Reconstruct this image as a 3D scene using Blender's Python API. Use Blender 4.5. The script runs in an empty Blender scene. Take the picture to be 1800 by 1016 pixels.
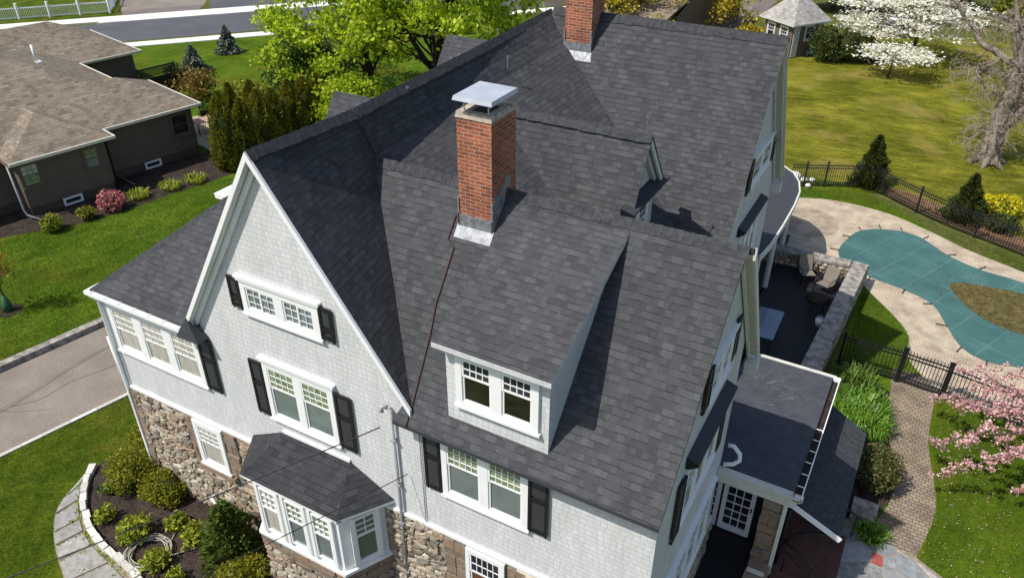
import bpy, math, random
import numpy as np
from mathutils import Vector, Matrix
random.seed(7)
RNG = np.random.default_rng(11)
R_ = math.radians
SC = bpy.context.scene
COL = SC.collection

# ---------------------------------------------------------------- camera, sky, sun, exposure
CAM = Vector((17.2501, -9.5, 17.309))
cam = bpy.data.cameras.new('camera'); cam.sensor_width = 36; cam.lens = 36 * 1381.59 / 1800
cam.clip_end = 2000
co = bpy.data.objects.new('camera', cam); COL.objects.link(co)
Rm = Matrix(((0.873183583, 0.487388521, 0.001691050), (0.263130860, -0.468487352, -0.843375214), (-0.410259162, 0.736866359, -0.537322426)))
cx, cy, cz = Rm[0], -Rm[1], -Rm[2]
M = Matrix(((cx[0], cy[0], cz[0]), (cx[1], cy[1], cz[1]), (cx[2], cy[2], cz[2]))).to_4x4()
M.translation = CAM
co.matrix_world = M
SC.camera = co
SUN = Vector((-0.42, -0.56, 1.0)).normalized()
elev = math.asin(SUN.z); azim = math.atan2(SUN.x, SUN.y)
W = bpy.data.worlds.new('World'); SC.world = W; W.use_nodes = True
wn = W.node_tree; bg = wn.nodes['Background']
sky = wn.nodes.new('ShaderNodeTexSky'); sky.sky_type = 'NISHITA'; sky.sun_disc = False
sky.sun_elevation = elev; sky.sun_rotation = azim; sky.air_density = 1.0; sky.dust_density = 1.5
wn.links.new(sky.outputs[0], bg.inputs[0]); bg.inputs[1].default_value = 0.125
sl = bpy.data.lights.new('sun', 'SUN'); sl.energy = 4.2; sl.angle = R_(0.53); sl.color = (1.0, 0.955, 0.88)
so = bpy.data.objects.new('sun', sl); COL.objects.link(so)
so.rotation_euler = SUN.to_track_quat('Z', 'Y').to_euler(); so.location = (0, -20, 40)
SC.view_settings.view_transform = 'Standard'; SC.view_settings.look = 'None'
SC.view_settings.exposure = 0.25; SC.view_settings.gamma = 1.0
SC.cycles.max_bounces = 6; SC.cycles.diffuse_bounces = 3; SC.cycles.transparent_max_bounces = 8
SC.cycles.use_denoising = True

# ---------------------------------------------------------------- tagging
def tag(o, label=None, cat=None, group=None, kind=None):
    if label: o['label'] = label
    if cat: o['category'] = cat
    if group: o['group'] = group
    if kind: o['kind'] = kind
    return o
def empty(name, loc, label, cat, group=None, rz=0):
    o = bpy.data.objects.new(name, None); COL.objects.link(o)
    o.location = loc; o.rotation_euler = (0, 0, rz); o.empty_display_size = .2
    return tag(o, label, cat, group)
def copy_tree(o, parent=None):
    c = o.copy(); COL.objects.link(c)
    if parent: c.parent = parent
    for ch in list(o.children): copy_tree(ch, c)
    return c

# ---------------------------------------------------------------- mesh builder
class MB:
    def __init__(s): s.v = []; s.f = []; s.uv = []; s.mi = []; s.off = Vector((0, 0, 0)); s.smooth = False
    def face(s, pts, m=0, uv=None):
        pts = [Vector(p) for p in pts]
        i = len(s.v); s.v += pts; s.f.append(list(range(i, i + len(pts)))); s.mi.append(m)
        if uv is None:
            n = Vector((0, 0, 0))
            for a in range(len(pts)):
                p, q = pts[a], pts[(a + 1) % len(pts)]
                n += p.cross(q)
            n = n.normalized() if n.length > 1e-12 else Vector((0, 0, 1))
            if abs(n.z) > .985: t, b = Vector((1, 0, 0)), Vector((0, 1, 0))
            else:
                t = Vector((0, 0, 1)).cross(n).normalized(); b = n.cross(t)
                if abs(t.x) > abs(t.y):
                    if t.x < 0: t = -t
                elif t.y < 0: t = -t
            uv = [(p.dot(t), p.dot(b)) for p in pts]
        s.uv.append(uv)
    def box(s, x0, x1, y0, y1, z0, z1, m=0):
        P = lambda i, j, k: Vector(((x0, x1)[i], (y0, y1)[j], (z0, z1)[k]))
        s.hexa([P(0,0,0),P(1,0,0),P(1,1,0),P(0,1,0),P(0,0,1),P(1,0,1),P(1,1,1),P(0,1,1)], m)
    def hexa(s, c, m=0):
        for q in ((3,2,1,0),(4,5,6,7),(0,1,5,4),(1,2,6,5),(2,3,7,6),(3,0,4,7)): s.face([c[i] for i in q], m)
    def slab(s, top, th, mt=0, ms=1, uv=None, mb=None):
        top = [Vector(p) for p in top]; d = Vector((0, 0, -th)); bot = [p + d for p in top]
        s.face(top, mt, uv); s.face(bot[::-1], ms if mb is None else mb)
        for i in range(len(top)):
            j = (i + 1) % len(top); s.face([top[i], bot[i], bot[j], top[j]], ms)
    def prism(s, poly, z0, z1, m=0, mt=None):
        n = len(poly); a = [Vector((p[0], p[1], z0)) for p in poly]; b = [Vector((p[0], p[1], z1)) for p in poly]
        s.face(b, m if mt is None else mt); s.face(a[::-1], m)
        for i in range(n):
            j = (i + 1) % n; s.face([a[i], a[j], b[j], b[i]], m)
    def beam(s, p, q, w, h, m=0, up=(0, 0, 1)):
        p, q = Vector(p), Vector(q); d = (q - p).normalized(); upv = Vector(up)
        if abs(d.dot(upv)) > .98: upv = Vector((0, 1, 0))
        sd = d.cross(upv).normalized(); u = sd.cross(d)
        c = []
        for e in (p, q):
            pass
        A = sd * (w / 2); B = u * (h / 2)
        c = [p - A - B, p + A - B, q + A - B, q - A - B, p - A + B, p + A + B, q + A + B, q - A + B]
        s.hexa(c, m)
    def tube(s, path, r, n=8, m=0, cap=True):
        path = [Vector(p) for p in path]; rs = r if isinstance(r, (list, tuple)) else [r] * len(path)
        rings = []; prev = None
        for i, p in enumerate(path):
            d = (path[min(i + 1, len(path) - 1)] - path[max(i - 1, 0)])
            d = d.normalized() if d.length > 1e-9 else Vector((0, 0, 1))
            ref = Vector((0, 0, 1)) if abs(d.z) < .9 else Vector((1, 0, 0))
            if prev is not None:
                a = prev - d * prev.dot(d)
                a = a.normalized() if a.length > 1e-6 else d.cross(ref).normalized()
            else: a = d.cross(ref).normalized()
            prev = a; b = d.cross(a)
            rings.append([p + a * (rs[i] * math.cos(2 * math.pi * k / n)) + b * (rs[i] * math.sin(2 * math.pi * k / n)) for k in range(n)])
        i0 = len(s.v); L = 0; ls = [0]
        for i in range(1, len(path)): L += (path[i] - path[i - 1]).length; ls.append(L)
        for rg in rings: s.v += rg
        for i in range(len(path) - 1):
            for k in range(n):
                k2 = (k + 1) % n
                s.f.append([i0 + i * n + k, i0 + i * n + k2, i0 + (i + 1) * n + k2, i0 + (i + 1) * n + k]); s.mi.append(m)
                w = 2 * math.pi * rs[i] / n
                s.uv.append([(k * w, ls[i]), ((k + 1) * w, ls[i]), ((k + 1) * w, ls[i + 1]), (k * w, ls[i + 1])])
        if cap:
            for e in (0, len(path) - 1):
                s.f.append([i0 + e * n + k for k in (range(n) if e else range(n - 1, -1, -1))]); s.mi.append(m); s.uv.append([(0, 0)] * n)
    def blob(s, c, r, seed, nu=9, nv=6, jit=.12, m=0):
        rr = random.Random(seed); c = Vector(c); i0 = len(s.v)
        for j in range(nv + 1):
            ph = math.pi * j / nv
            for k in range(nu):
                th = 2 * math.pi * k / nu; f = 1 + rr.uniform(-jit, jit)
                s.v.append(c + Vector((r[0] * f * math.sin(ph) * math.cos(th), r[1] * f * math.sin(ph) * math.sin(th), r[2] * f * math.cos(ph))))
        for j in range(nv):
            for k in range(nu):
                k2 = (k + 1) % nu
                s.f.append([i0 + j * nu + k, i0 + (j + 1) * nu + k, i0 + (j + 1) * nu + k2, i0 + j * nu + k2]); s.mi.append(m); s.uv.append([(0, 0)] * 4)
    def build(s, name, mats, parent=None, smooth=None):
        me = bpy.data.meshes.new(name)
        off = s.off
        me.from_pydata([(p[0] - off.x, p[1] - off.y, p[2] - off.z) for p in s.v], [], s.f)
        uvl = me.uv_layers.new(name='UVMap')
        flat = [c for f in s.uv for q in f for c in (q[0], q[1])]
        uvl.data.foreach_set('uv', flat)
        if not isinstance(mats, (list, tuple)): mats = [mats]
        for m in mats: me.materials.append(m)
        me.polygons.foreach_set('material_index', s.mi)
        if smooth if smooth is not None else s.smooth: me.polygons.foreach_set('use_smooth', [True] * len(s.f))
        me.update()
        o = bpy.data.objects.new(name, me); COL.objects.link(o)
        if parent: o.parent = parent
        else: o.location = off
        return o

class Frame:
    """a wall frame: u along the wall, z up, d outward"""
    def __init__(s, o, u, n): s.o = Vector(o); s.u = Vector(u).normalized(); s.n = Vector(n).normalized()
    def p(s, u, z, d=0): return s.o + s.u * u + Vector((0, 0, z)) + s.n * d
    def box(s, mb, u0, u1, z0, z1, d0, d1, m=0):
        p = s.p
        c = [p(u0, z0, d1), p(u1, z0, d1), p(u1, z0, d0), p(u0, z0, d0), p(u0, z1, d1), p(u1, z1, d1), p(u1, z1, d0), p(u0, z1, d0)]
        mb.hexa(c, m)
    def rect(s, mb, u0, u1, z0, z1, d, m=0):
        mb.face([s.p(u0, z0, d), s.p(u1, z0, d), s.p(u1, z1, d), s.p(u0, z1, d)], m)

# ---------------------------------------------------------------- materials
class NT:
    def __init__(s, name):
        s.m = bpy.data.materials.new(name); s.m.use_nodes = True; s.t = s.m.node_tree
        s.b = s.t.nodes['Principled BSDF']; s.out = s.t.nodes['Material Output']
    def n(s, ty, **kw):
        x = s.t.nodes.new(ty)
        for k, v in kw.items(): setattr(x, k, v)
        return x
    def set(s, inp, v):
        if hasattr(v, 'is_linked') or isinstance(v, bpy.types.NodeSocket): s.t.links.new(v, inp)
        else:
            if isinstance(v, (tuple, list)) and len(v) == 3 and inp.type == 'RGBA': v = (*v, 1)
            inp.default_value = v
    def math(s, op, a, b=None, c=None, clamp=False):
        x = s.n('ShaderNodeMath', operation=op, use_clamp=clamp); s.set(x.inputs[0], a)
        if b is not None: s.set(x.inputs[1], b)
        if c is not None: s.set(x.inputs[2], c)
        return x.outputs[0]
    def uv(s): return s.n('ShaderNodeTexCoord').outputs['UV']
    def obj(s): return s.n('ShaderNodeTexCoord').outputs['Object']
    def pos(s): return s.n('ShaderNodeNewGeometry').outputs['Position']
    def isl(s): return s.n('ShaderNodeNewGeometry').outputs['Random Per Island']
    def sep(s, v):
        x = s.n('ShaderNodeSeparateXYZ'); s.set(x.inputs[0], v); return x.outputs
    def comb(s, a, b, c=0.0):
        x = s.n('ShaderNodeCombineXYZ'); s.set(x.inputs[0], a); s.set(x.inputs[1], b); s.set(x.inputs[2], c); return x.outputs[0]
    def noise(s, v, scale, detail=4, rough=.55, dist=0.0, dim='3D'):
        x = s.n('ShaderNodeTexNoise', noise_dimensions=dim); s.set(x.inputs['Vector'], v); x.inputs['Scale'].default_value = scale
        x.inputs['Detail'].default_value = detail; x.inputs['Roughness'].default_value = rough; x.inputs['Distortion'].default_value = dist
        return x.outputs[0]
    def white(s, v):
        x = s.n('ShaderNodeTexWhiteNoise', noise_dimensions='3D'); s.set(x.inputs['Vector'], v); return x.outputs['Value']
    def voro(s, v, scale, feature='F1', out='Distance', rand=1.0):
        x = s.n('ShaderNodeTexVoronoi', feature=feature); s.set(x.inputs['Vector'], v); x.inputs['Scale'].default_value = scale
        x.inputs['Randomness'].default_value = rand
        return x.outputs[out]
    def ramp(s, f, stops, interp='LINEAR'):
        x = s.n('ShaderNodeValToRGB'); x.color_ramp.interpolation = interp; s.set(x.inputs[0], f); e = x.color_ramp.elements
        while len(e) < len(stops): e.new(.5)
        for i, (p, c) in enumerate(stops):
            e[i].position = p; e[i].color = (*c, 1) if len(c) == 3 else c
        return x.outputs[0]
    def mix(s, f, a, b, mode='MIX'):
        x = s.n('ShaderNodeMix', data_type='RGBA', blend_type=mode); s.set(x.inputs[0], f); s.set(x.inputs[6], a); s.set(x.inputs[7], b)
        return x.outputs[2]
    def scalev(s, v, sc):
        x = s.n('ShaderNodeMapping'); s.set(x.inputs[0], v); x.inputs['Scale'].default_value = sc; return x.outputs[0]
    def rotv(s, v, rz):
        x = s.n('ShaderNodeMapping'); s.set(x.inputs[0], v); x.inputs['Rotation'].default_value = (0, 0, rz); return x.outputs[0]
    def bump(s, h, strength=.5, dist=.02):
        x = s.n('ShaderNodeBump'); s.set(x.inputs['Height'], h); x.inputs['Strength'].default_value = strength; x.inputs['Distance'].default_value = dist
        s.t.links.new(x.outputs[0], s.b.inputs['Normal']); return x
    def fin(s, col=None, rough=None, metal=None, spec=None):
        if col is not None: s.set(s.b.inputs['Base Color'], col)
        if rough is not None: s.set(s.b.inputs['Roughness'], rough)
        if metal is not None: s.set(s.b.inputs['Metallic'], metal)
        if spec is not None: s.set(s.b.inputs['Specular IOR Level'], spec)
        return s.m
def plain(name, col, rough=.6, metal=0, spec=.4, var=.12, sc=6, bump=0.0):
    t = NT(name); nz = t.noise(t.obj(), sc, 5)
    lo = tuple(c * (1 - var) for c in col); hi = tuple(min(1, c * (1 + var)) for c in col)
    c = t.ramp(nz, [(.3, lo), (.7, hi)])
    if bump: t.bump(t.noise(t.obj(), sc * 6, 4), .5, bump)
    return t.fin(c, rough, metal, spec)
def shingle(name, c0, c1, c2, row=.21, tab=.33, tint=(.09, .075, .075), edge=.55, lines=1.0):
    t = NT(name); x = t.sep(t.uv()); u, v = x[0], x[1]
    wob = t.math('MULTIPLY', t.math('SUBTRACT', t.noise(t.comb(u, v), .9, 2), .5), .03)
    vr = t.math('DIVIDE', t.math('ADD', v, wob), row); r = t.math('FLOOR', vr); fr = t.math('FRACT', vr)
    h1 = t.white(t.comb(r, 3.1, 7.7)); h2 = t.white(t.comb(r, 9.3, 1.7))
    uu = t.math('ADD', t.math('DIVIDE', u, tab), t.math('MULTIPLY', h1, 7.0)); ui = t.math('FLOOR', uu); uf = t.math('FRACT', uu)
    ub = t.math('ADD', t.math('DIVIDE', u, tab * .61), t.math('MULTIPLY', h2, 9.0)); ubi = t.math('FLOOR', ub); ubf = t.math('FRACT', ub)
    a = t.white(t.comb(ui, r, .5)); b = t.white(t.comb(ubi, r, 5.5))
    w = t.math('MULTIPLY_ADD', a, .55, t.math('MULTIPLY', b, .45))
    col = t.ramp(w, [(.1, c0), (.5, c1), (.92, c2)])
    big = t.noise(t.comb(u, v), .55, 3)
    col = t.mix(t.math('MULTIPLY', t.math('GREATER_THAN', t.white(t.comb(ui, r, 2.2)), .78), t.math('MULTIPLY', big, .7)), col, tint)
    col = t.mix(.55, col, t.ramp(t.noise(t.comb(u, t.math('MULTIPLY', v, .35)), .8, 5, .6), [(.3, (.78, .78, .79)), (.7, (1.18, 1.18, 1.17))]), 'MULTIPLY')
    gr = t.noise(t.uv(), 90, 3)
    col = t.mix(t.math('MULTIPLY_ADD', gr, .5, -.0), col, (0, 0, 0), 'MIX') if False else t.mix(.55, col, t.ramp(gr, [(.3, (.3, .3, .31)), (.75, (1.6, 1.6, 1.6))]), 'MULTIPLY')
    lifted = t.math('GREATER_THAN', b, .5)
    ln = t.math('MULTIPLY', t.math('LESS_THAN', fr, t.math('MULTIPLY_ADD', lifted, .06, .07)), t.math('MULTIPLY_ADD', lifted, .65, .35))  # row shadow lines, painted dark along each butt edge
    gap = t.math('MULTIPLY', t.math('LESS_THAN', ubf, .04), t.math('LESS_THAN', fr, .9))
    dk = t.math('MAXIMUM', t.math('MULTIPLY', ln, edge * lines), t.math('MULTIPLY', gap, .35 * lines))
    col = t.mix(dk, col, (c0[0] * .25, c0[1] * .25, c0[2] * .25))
    hgt = t.math('ADD', t.math('MULTIPLY', t.math('SUBTRACT', 1.0, fr), .6), t.math('ADD', t.math('MULTIPLY', lifted, .35), t.math('MULTIPLY', gr, .12)))
    t.bump(hgt, .9, .014)
    return t.fin(col, .92, 0, .15)
def siding(name, col, row=.125, tab=.13, rough=.6):
    t = NT(name); x = t.sep(t.uv()); u, v = x[0], x[1]
    wob = t.math('MULTIPLY', t.math('SUBTRACT', t.noise(t.comb(u, v), 1.5, 2), .5), .03)
    vr = t.math('DIVIDE', t.math('ADD', v, wob), row); r = t.math('FLOOR', vr); fr = t.math('FRACT', vr)
    h1 = t.white(t.comb(r, 3.1, 7.7)); h2 = t.white(t.comb(r, 2.3, 4.7))
    uu = t.math('ADD', t.math('DIVIDE', u, tab), t.math('MULTIPLY', h1, 7.0)); ui = t.math('FLOOR', uu); uf = t.math('FRACT', uu)
    ub = t.math('ADD', t.math('DIVIDE', u, tab * .73), t.math('MULTIPLY', h2, 7.0)); ubf = t.math('FRACT', ub)
    a = t.white(t.comb(ui, r, .5))
    c = t.ramp(t.math('MULTIPLY_ADD', a, .6, t.math('MULTIPLY', t.noise(t.uv(), 2.2, 4), .4)), [(.1, tuple(q * .91 for q in col)), (.9, tuple(min(1, q * 1.055) for q in col))])
    c = t.mix(.8, c, t.ramp(t.noise(t.scalev(t.uv(), (1.6, .35, 1)), 1.3, 5, .65), [(.3, (.86, .86, .85)), (.6, (1.03, 1.03, 1.03))]), 'MULTIPLY')
    gap = t.math('MULTIPLY', t.math('LESS_THAN', uf, .07), t.math('GREATER_THAN', a, .35))
    ln = t.math('LESS_THAN', fr, .08)  # shadow under each course, put into the colour as a darker line
    dk = t.math('MAXIMUM', t.math('MULTIPLY', gap, .42), t.math('MULTIPLY', ln, .26))
    c = t.mix(dk, c, tuple(q * .45 for q in col))
    grain = t.noise(t.scalev(t.uv(), (60, 3, 1)), 1.0, 3)
    h = t.math('ADD', t.math('MULTIPLY', t.math('SUBTRACT', 1.0, fr), .7), t.math('ADD', t.math('MULTIPLY', a, .3), t.math('MULTIPLY', grain, .25)))
    h = t.math('SUBTRACT', h, t.math('MULTIPLY', gap, .6))
    t.bump(h, .75, .016)
    return t.fin(c, rough, 0, .3)
def clap(name, col, row=.15):
    t = NT(name); x = t.sep(t.uv()); fr = t.math('FRACT', t.math('DIVIDE', x[1], row))
    nz = t.noise(t.scalev(t.uv(), (1.2, 8, 1)), 1.0, 4)
    c = t.ramp(nz, [(.3, tuple(q * .85 for q in col)), (.7, tuple(q * 1.15 for q in col))])
    c = t.mix(t.math('MULTIPLY', t.math('LESS_THAN', fr, .1), .6), c, tuple(q * .35 for q in col))
    t.bump(t.math('SUBTRACT', 1.0, fr), .8, .018)
    return t.fin(c, .65, 0, .3)
def brickm(name, a, b, mortar, sx=.215, sy=.072, msz=.011):
    t = NT(name); br = t.n('ShaderNodeTexBrick'); t.set(br.inputs['Vector'], t.uv())
    br.inputs['Color1'].default_value = (*a, 1); br.inputs['Color2'].default_value = (*b, 1); br.inputs['Mortar'].default_value = (*mortar, 1)
    br.inputs['Scale'].default_value = 1.0; br.inputs['Mortar Size'].default_value = msz; br.inputs['Mortar Smooth'].default_value = .2
    br.inputs['Brick Width'].default_value = sx; br.inputs['Row Height'].default_value = sy; br.inputs['Bias'].default_value = -.1
    n1 = t.noise(t.uv(), 1.3, 5, .65); n2 = t.noise(t.uv(), 30, 3)
    c = t.mix(.75, br.outputs['Color'], t.ramp(n1, [(.3, (.5, .42, .42)), (.55, (1, 1, 1)), (.75, (1.35, 1.2, 1.15))]), 'MULTIPLY')
    c = t.mix(.5, c, t.ramp(n2, [(.3, (.6, .6, .6)), (.7, (1.25, 1.25, 1.25))]), 'MULTIPLY')
    t.bump(t.math('MULTIPLY_ADD', n2, .3, t.math('SUBTRACT', 1.0, br.outputs['Fac'])), .7, .012)
    return t.fin(c, .85, 0, .25)
def leafm(name, cols, rough=.55, trans=.3):
    t = NT(name); r = t.isl(); nz = t.noise(t.pos(), .9, 3)
    f = t.math('MULTIPLY_ADD', r, .65, t.math('MULTIPLY', nz, .35))
    k = len(cols); c = t.ramp(f, [(.12 + .76 * i / (k - 1), cols[i]) for i in range(k)])
    t.fin(c, rough, 0, .3)
    tr = t.n('ShaderNodeBsdfTranslucent'); t.set(tr.inputs[0], t.mix(1.0, c, (1.3, 1.25, .6), 'MULTIPLY'))
    mx = t.n('ShaderNodeMixShader'); mx.inputs[0].default_value = trans
    t.t.links.new(t.b.outputs[0], mx.inputs[1]); t.t.links.new(tr.outputs[0], mx.inputs[2]); t.t.links.new(mx.outputs[0], t.out.inputs[0])
    return t.m
def grassm(name, lo, mid, hi, patch, sc=.35, streak=None):
    t = NT(name); p = t.pos()
    n1 = t.noise(p, sc, 5, .6); n2 = t.noise(p, 9, 5, .7)
    pv = t.scalev(t.rotv(p, streak[0]), streak[1]) if streak else p
    n3 = t.noise(pv, 1.6, 7, .75, .6)
    f = t.math('ADD', t.math('MULTIPLY', n1, .3), t.math('ADD', t.math('MULTIPLY', n2, .3), t.math('MULTIPLY', n3, .4)))
    c = t.ramp(f, [(.40, lo), (.5, mid), (.59, hi)])
    c = t.mix(t.ramp(t.noise(p, sc * .8, 4, .6, .4), [(.52, (0, 0, 0)), (.68, (.7, .7, .7))]), c, patch)
    fine = t.noise(p, 38, 3, .7)
    c = t.mix(.6, c, t.ramp(fine, [(.3, (.45, .45, .45)), (.7, (1.5, 1.5, 1.5))]), 'MULTIPLY')
    t.bump(t.math('ADD', fine, n2), .7, .05)
    return t.fin(c, .95, 0, .04)
def stonem(name, cols, sc=14):
    t = NT(name); r = t.isl(); nz = t.noise(t.obj(), sc, 5, .65)
    f = t.math('MULTIPLY_ADD', r, .8, t.math('MULTIPLY', nz, .2)); k = len(cols)
    c = t.ramp(f, [(.08 + .84 * i / (k - 1), cols[i]) for i in range(k)])
    c = t.mix(.6, c, t.ramp(nz, [(.3, (.5, .5, .5)), (.7, (1.35, 1.35, 1.35))]), 'MULTIPLY')
    t.bump(nz, .7, .03)
    return t.fin(c, .85, 0, .25)
def ground(name, lo, hi, sc, rough=.9, chip=None, bump=.01):
    t = NT(name); p = t.pos(); n1 = t.noise(p, sc, 6, .65); n2 = t.noise(p, sc * 25, 3, .6)
    c = t.ramp(n1, [(.3, lo), (.7, hi)])
    c = t.mix(.5, c, t.ramp(t.noise(p, sc * .5, 6, .7, .5), [(.35, (.8, .8, .8)), (.65, (1.12, 1.12, 1.12))]), 'MULTIPLY')
    c = t.mix(.6, c, t.ramp(n2, [(.28, (.55, .55, .55)), (.72, (1.35, 1.35, 1.35))]), 'MULTIPLY')
    if chip:
        vd = t.voro(t.scalev(p, (1, 1.8, 1)), chip, 'F1', 'Color'); s = t.sep(vd)
        c = t.mix(.75, c, t.ramp(s[0], [(.0, (.3, .3, .3)), (.6, (1, 1, 1)), (1, (2.0, 1.9, 1.8))]), 'MULTIPLY')
        t.bump(s[1], .9, bump * 2.5)
    else: t.bump(n2, .6, bump)
    return t.fin(c, rough, 0, .25)

MT = {}
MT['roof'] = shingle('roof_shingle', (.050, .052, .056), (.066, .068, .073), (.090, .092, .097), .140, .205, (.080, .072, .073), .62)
MT['roof_dim'] = shingle('dim_shingle', (.030, .031, .034), (.040, .042, .046), (.056, .058, .062), .150, .23, (.045, .042, .043), .6)  # roof shingle in a darker colour, standing in for view-dependent sheen
MT['cap'] = plain('ridge_cap', (.050, .052, .056), .92, 0, .15, .35, 9, .01)
MT['tan_roof'] = shingle('tan_shingle', (.155, .125, .092), (.235, .195, .148), (.29, .245, .19), .19, .36, (.2, .165, .125), .6, 1.0)
MT['grey_roof'] = shingle('grey_shingle', (.26, .24, .22), (.36, .34, .315), (.44, .42, .39), .25, .4, (.34, .32, .3), .4)
MT['siding'] = siding('cedar_siding', (.585, .59, .59))
MT['white'] = plain('white_paint', (.82, .82, .81), .4, 0, .45, .03, 3)
MT['cream'] = plain('cream_paint', (.62, .61, .55), .5, 0, .4, .1, 5)
MT['black'] = plain('black_paint', (.012, .012, .013), .45, 0, .45, .2, 4)
MT['brown_siding'] = clap('brown_clapboard', (.125, .097, .074))
MT['brown_trim'] = plain('brown_trim', (.12, .095, .072), .5)
MT['beige_trim'] = plain('beige_trim', (.62, .58, .48), .5, 0, .4, .05)
MT['foundation'] = plain('painted_foundation', (.075, .058, .046), .7)
MT['brick'] = brickm('red_brick', (.43, .125, .052), (.20, .062, .038), (.44, .36, .29), .235, .078, .008)
MT['brick_path'] = brickm('brick_paving', (.16, .055, .04), (.09, .04, .035), (.10, .075, .06), .22, .075)
MT['paver'] = brickm('tan_pavers', (.53, .45, .335), (.47, .395, .29), (.34, .285, .205), .20, .13, .010)
MT['paver2'] = brickm('weathered_pavers', (.30, .245, .175), (.235, .19, .14), (.12, .098, .07), .17, .125, .012)
MT['paver_mid'] = brickm('medallion_pavers', (.44, .365, .27), (.38, .315, .235), (.26, .21, .16), .20, .13, .010)
MT['lead'] = plain('lead_flashing', (.24, .25, .265), .55, .35, .4, .4, 9)
MT['steel'] = plain('galvanised_steel', (.47, .50, .55), .5, .3, .5, .1, 3)
MT['crown'] = plain('mortar_crown', (.44, .38, .30), .9, 0, .2, .3, 9, .01)
MT['flue_fill'] = plain('dark_flue', (.03, .022, .016), .9)
MT['stone'] = stonem('field_stone', [(.10, .085, .065), (.25, .20, .145), (.42, .35, .26), (.30, .21, .14), (.52, .46, .36), (.21, .185, .15), (.37, .32, .26)])
MT['mortar'] = plain('mortar', (.27, .23, .18), .95, 0, .1, .35, 11, .02)
MT['quoin'] = stonem('quoin_stone', [(.16, .14, .12), (.25, .185, .13), (.30, .20, .13), (.22, .195, .17)], 9)
MT['capstone'] = plain('cap_stone', (.27, .25, .22), .9, 0, .2, .55, 4, .025)
MT['granite'] = stonem('granite_block', [(.5, .48, .43), (.62, .6, .55), (.7, .68, .63)], 20)
MT['blue'] = stonem('flagstone', [(.25, .24, .215), (.30, .29, .265), (.36, .35, .32), (.27, .265, .25)], 5)
MT['flag_r'] = stonem('mixed_flagstone', [(.22, .24, .25), (.34, .34, .34), (.16, .17, .18), (.42, .40, .36)], 5)
MT['red_stone'] = plain('red_flagstone', (.30, .075, .06), .8, 0, .3, .25)
MT['asphalt'] = ground('driveway_asphalt', (.19, .163, .135), (.255, .22, .183), .8, .9)
MT['crack'] = plain('asphalt_crack', (.085, .073, .062), .95)
MT['road'] = ground('road_asphalt', (.075, .077, .085), (.105, .108, .118), .4, .85)
MT['concrete'] = ground('concrete', (.66, .64, .59), (.78, .76, .71), 1.2, .9)
MT['brown_drive'] = ground('brown_drive', (.15, .125, .115), (.19, .16, .15), .8)
MT['mulch'] = ground('bark_mulch', (.030, .021, .017), (.072, .052, .042), 2.5, .95, 26, .02)
MT['red_mulch'] = ground('red_mulch', (.16, .09, .05), (.25, .15, .085), 2.5, .95, 20, .02)
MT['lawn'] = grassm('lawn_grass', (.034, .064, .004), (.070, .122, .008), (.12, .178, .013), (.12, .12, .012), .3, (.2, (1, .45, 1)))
MT['lawn_side'] = grassm('lawn_grass_side', (.028, .050, .003), (.063, .098, .007), (.115, .145, .012), (.14, .12, .02), .5)  # slightly darker, browner grass than the main lawn
MT['lawn_olive'] = grassm('lawn_grass_olive', (.045, .056, .005), (.128, .130, .012), (.255, .238, .03), (.28, .22, .065), .3, (-.1, (.5, 1.5, 1)))
MT['lawn_base'] = grassm('ground_grass', (.05, .065, .015), (.09, .105, .022), (.14, .145, .035), (.15, .13, .06), .1)
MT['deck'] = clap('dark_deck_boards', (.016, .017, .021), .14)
MT['membrane'] = None
t = NT('roof_membrane'); p = t.obj()
sc1 = t.noise(t.scalev(t.rotv(p, .9), (14, 2.2, 1)), 1.3, 5, .7, 1.2); dd = t.n('ShaderNodeVectorMath', operation='DISTANCE'); t.set(dd.inputs[0], p); dd.inputs[1].default_value = (15.55, 8.7, 3.29); msk = t.ramp(t.math('ADD', dd.outputs['Value'], t.noise(p, 1.5, 3)), [(.75, (1, 1, 1)), (1.0, (.12, .12, .12))]) if False else t.ramp(t.math('MULTIPLY', t.math('ADD', dd.outputs['Value'], t.noise(p, 1.5, 3)), .45), [(.45, (1, 1, 1)), (.85, (.06, .06, .06))])
c = t.ramp(t.noise(p, 3, 5), [(.3, (.045, .048, .058)), (.7, (.068, .072, .085))])
c = t.mix(t.math('MULTIPLY', t.math('GREATER_THAN', sc1, .61), t.math('MULTIPLY', msk, .45)), c, (.26, .27, .30))
MT['membrane'] = t.fin(c, .75, 0, .3)
MT['slate_roof'] = plain('dark_flat_roof', (.040, .042, .050), .7)
def poolmat():
    t = NT('pool_cover'); p = t.rotv(t.pos(), .42); x = t.sep(p)
    gx = t.math('ABSOLUTE', t.math('SUBTRACT', t.math('FRACT', t.math('DIVIDE', x[0], 1.35)), .5))
    gy = t.math('ABSOLUTE', t.math('SUBTRACT', t.math('FRACT', t.math('DIVIDE', x[1], 1.35)), .5))
    ln = t.math('LESS_THAN', t.math('MINIMUM', gx, gy), .02)
    c = t.ramp(t.noise(p, .9, 5, .65), [(.3, (.044, .112, .106)), (.7, (.062, .150, .140))])
    c = t.mix(t.math('MULTIPLY', ln, .3), c, (.17, .27, .27))
    c = t.mix(.6, c, t.ramp(t.noise(t.pos(), .45, 4, .6, .4), [(.35, (.72, .74, .74)), (.65, (1.15, 1.15, 1.15))]), 'MULTIPLY')
    t.bump(t.math('ADD', t.noise(t.scalev(p, (3, .5, 1)), 1.2, 4), t.math('MULTIPLY', ln, .6)), .5, .06)
    return t.fin(c, .6, 0, .3)
MT['pool'] = poolmat()
MT['litter'] = ground('leaf_litter', (.06, .055, .018), (.17, .135, .045), 3, .95, 22, .03)
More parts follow.
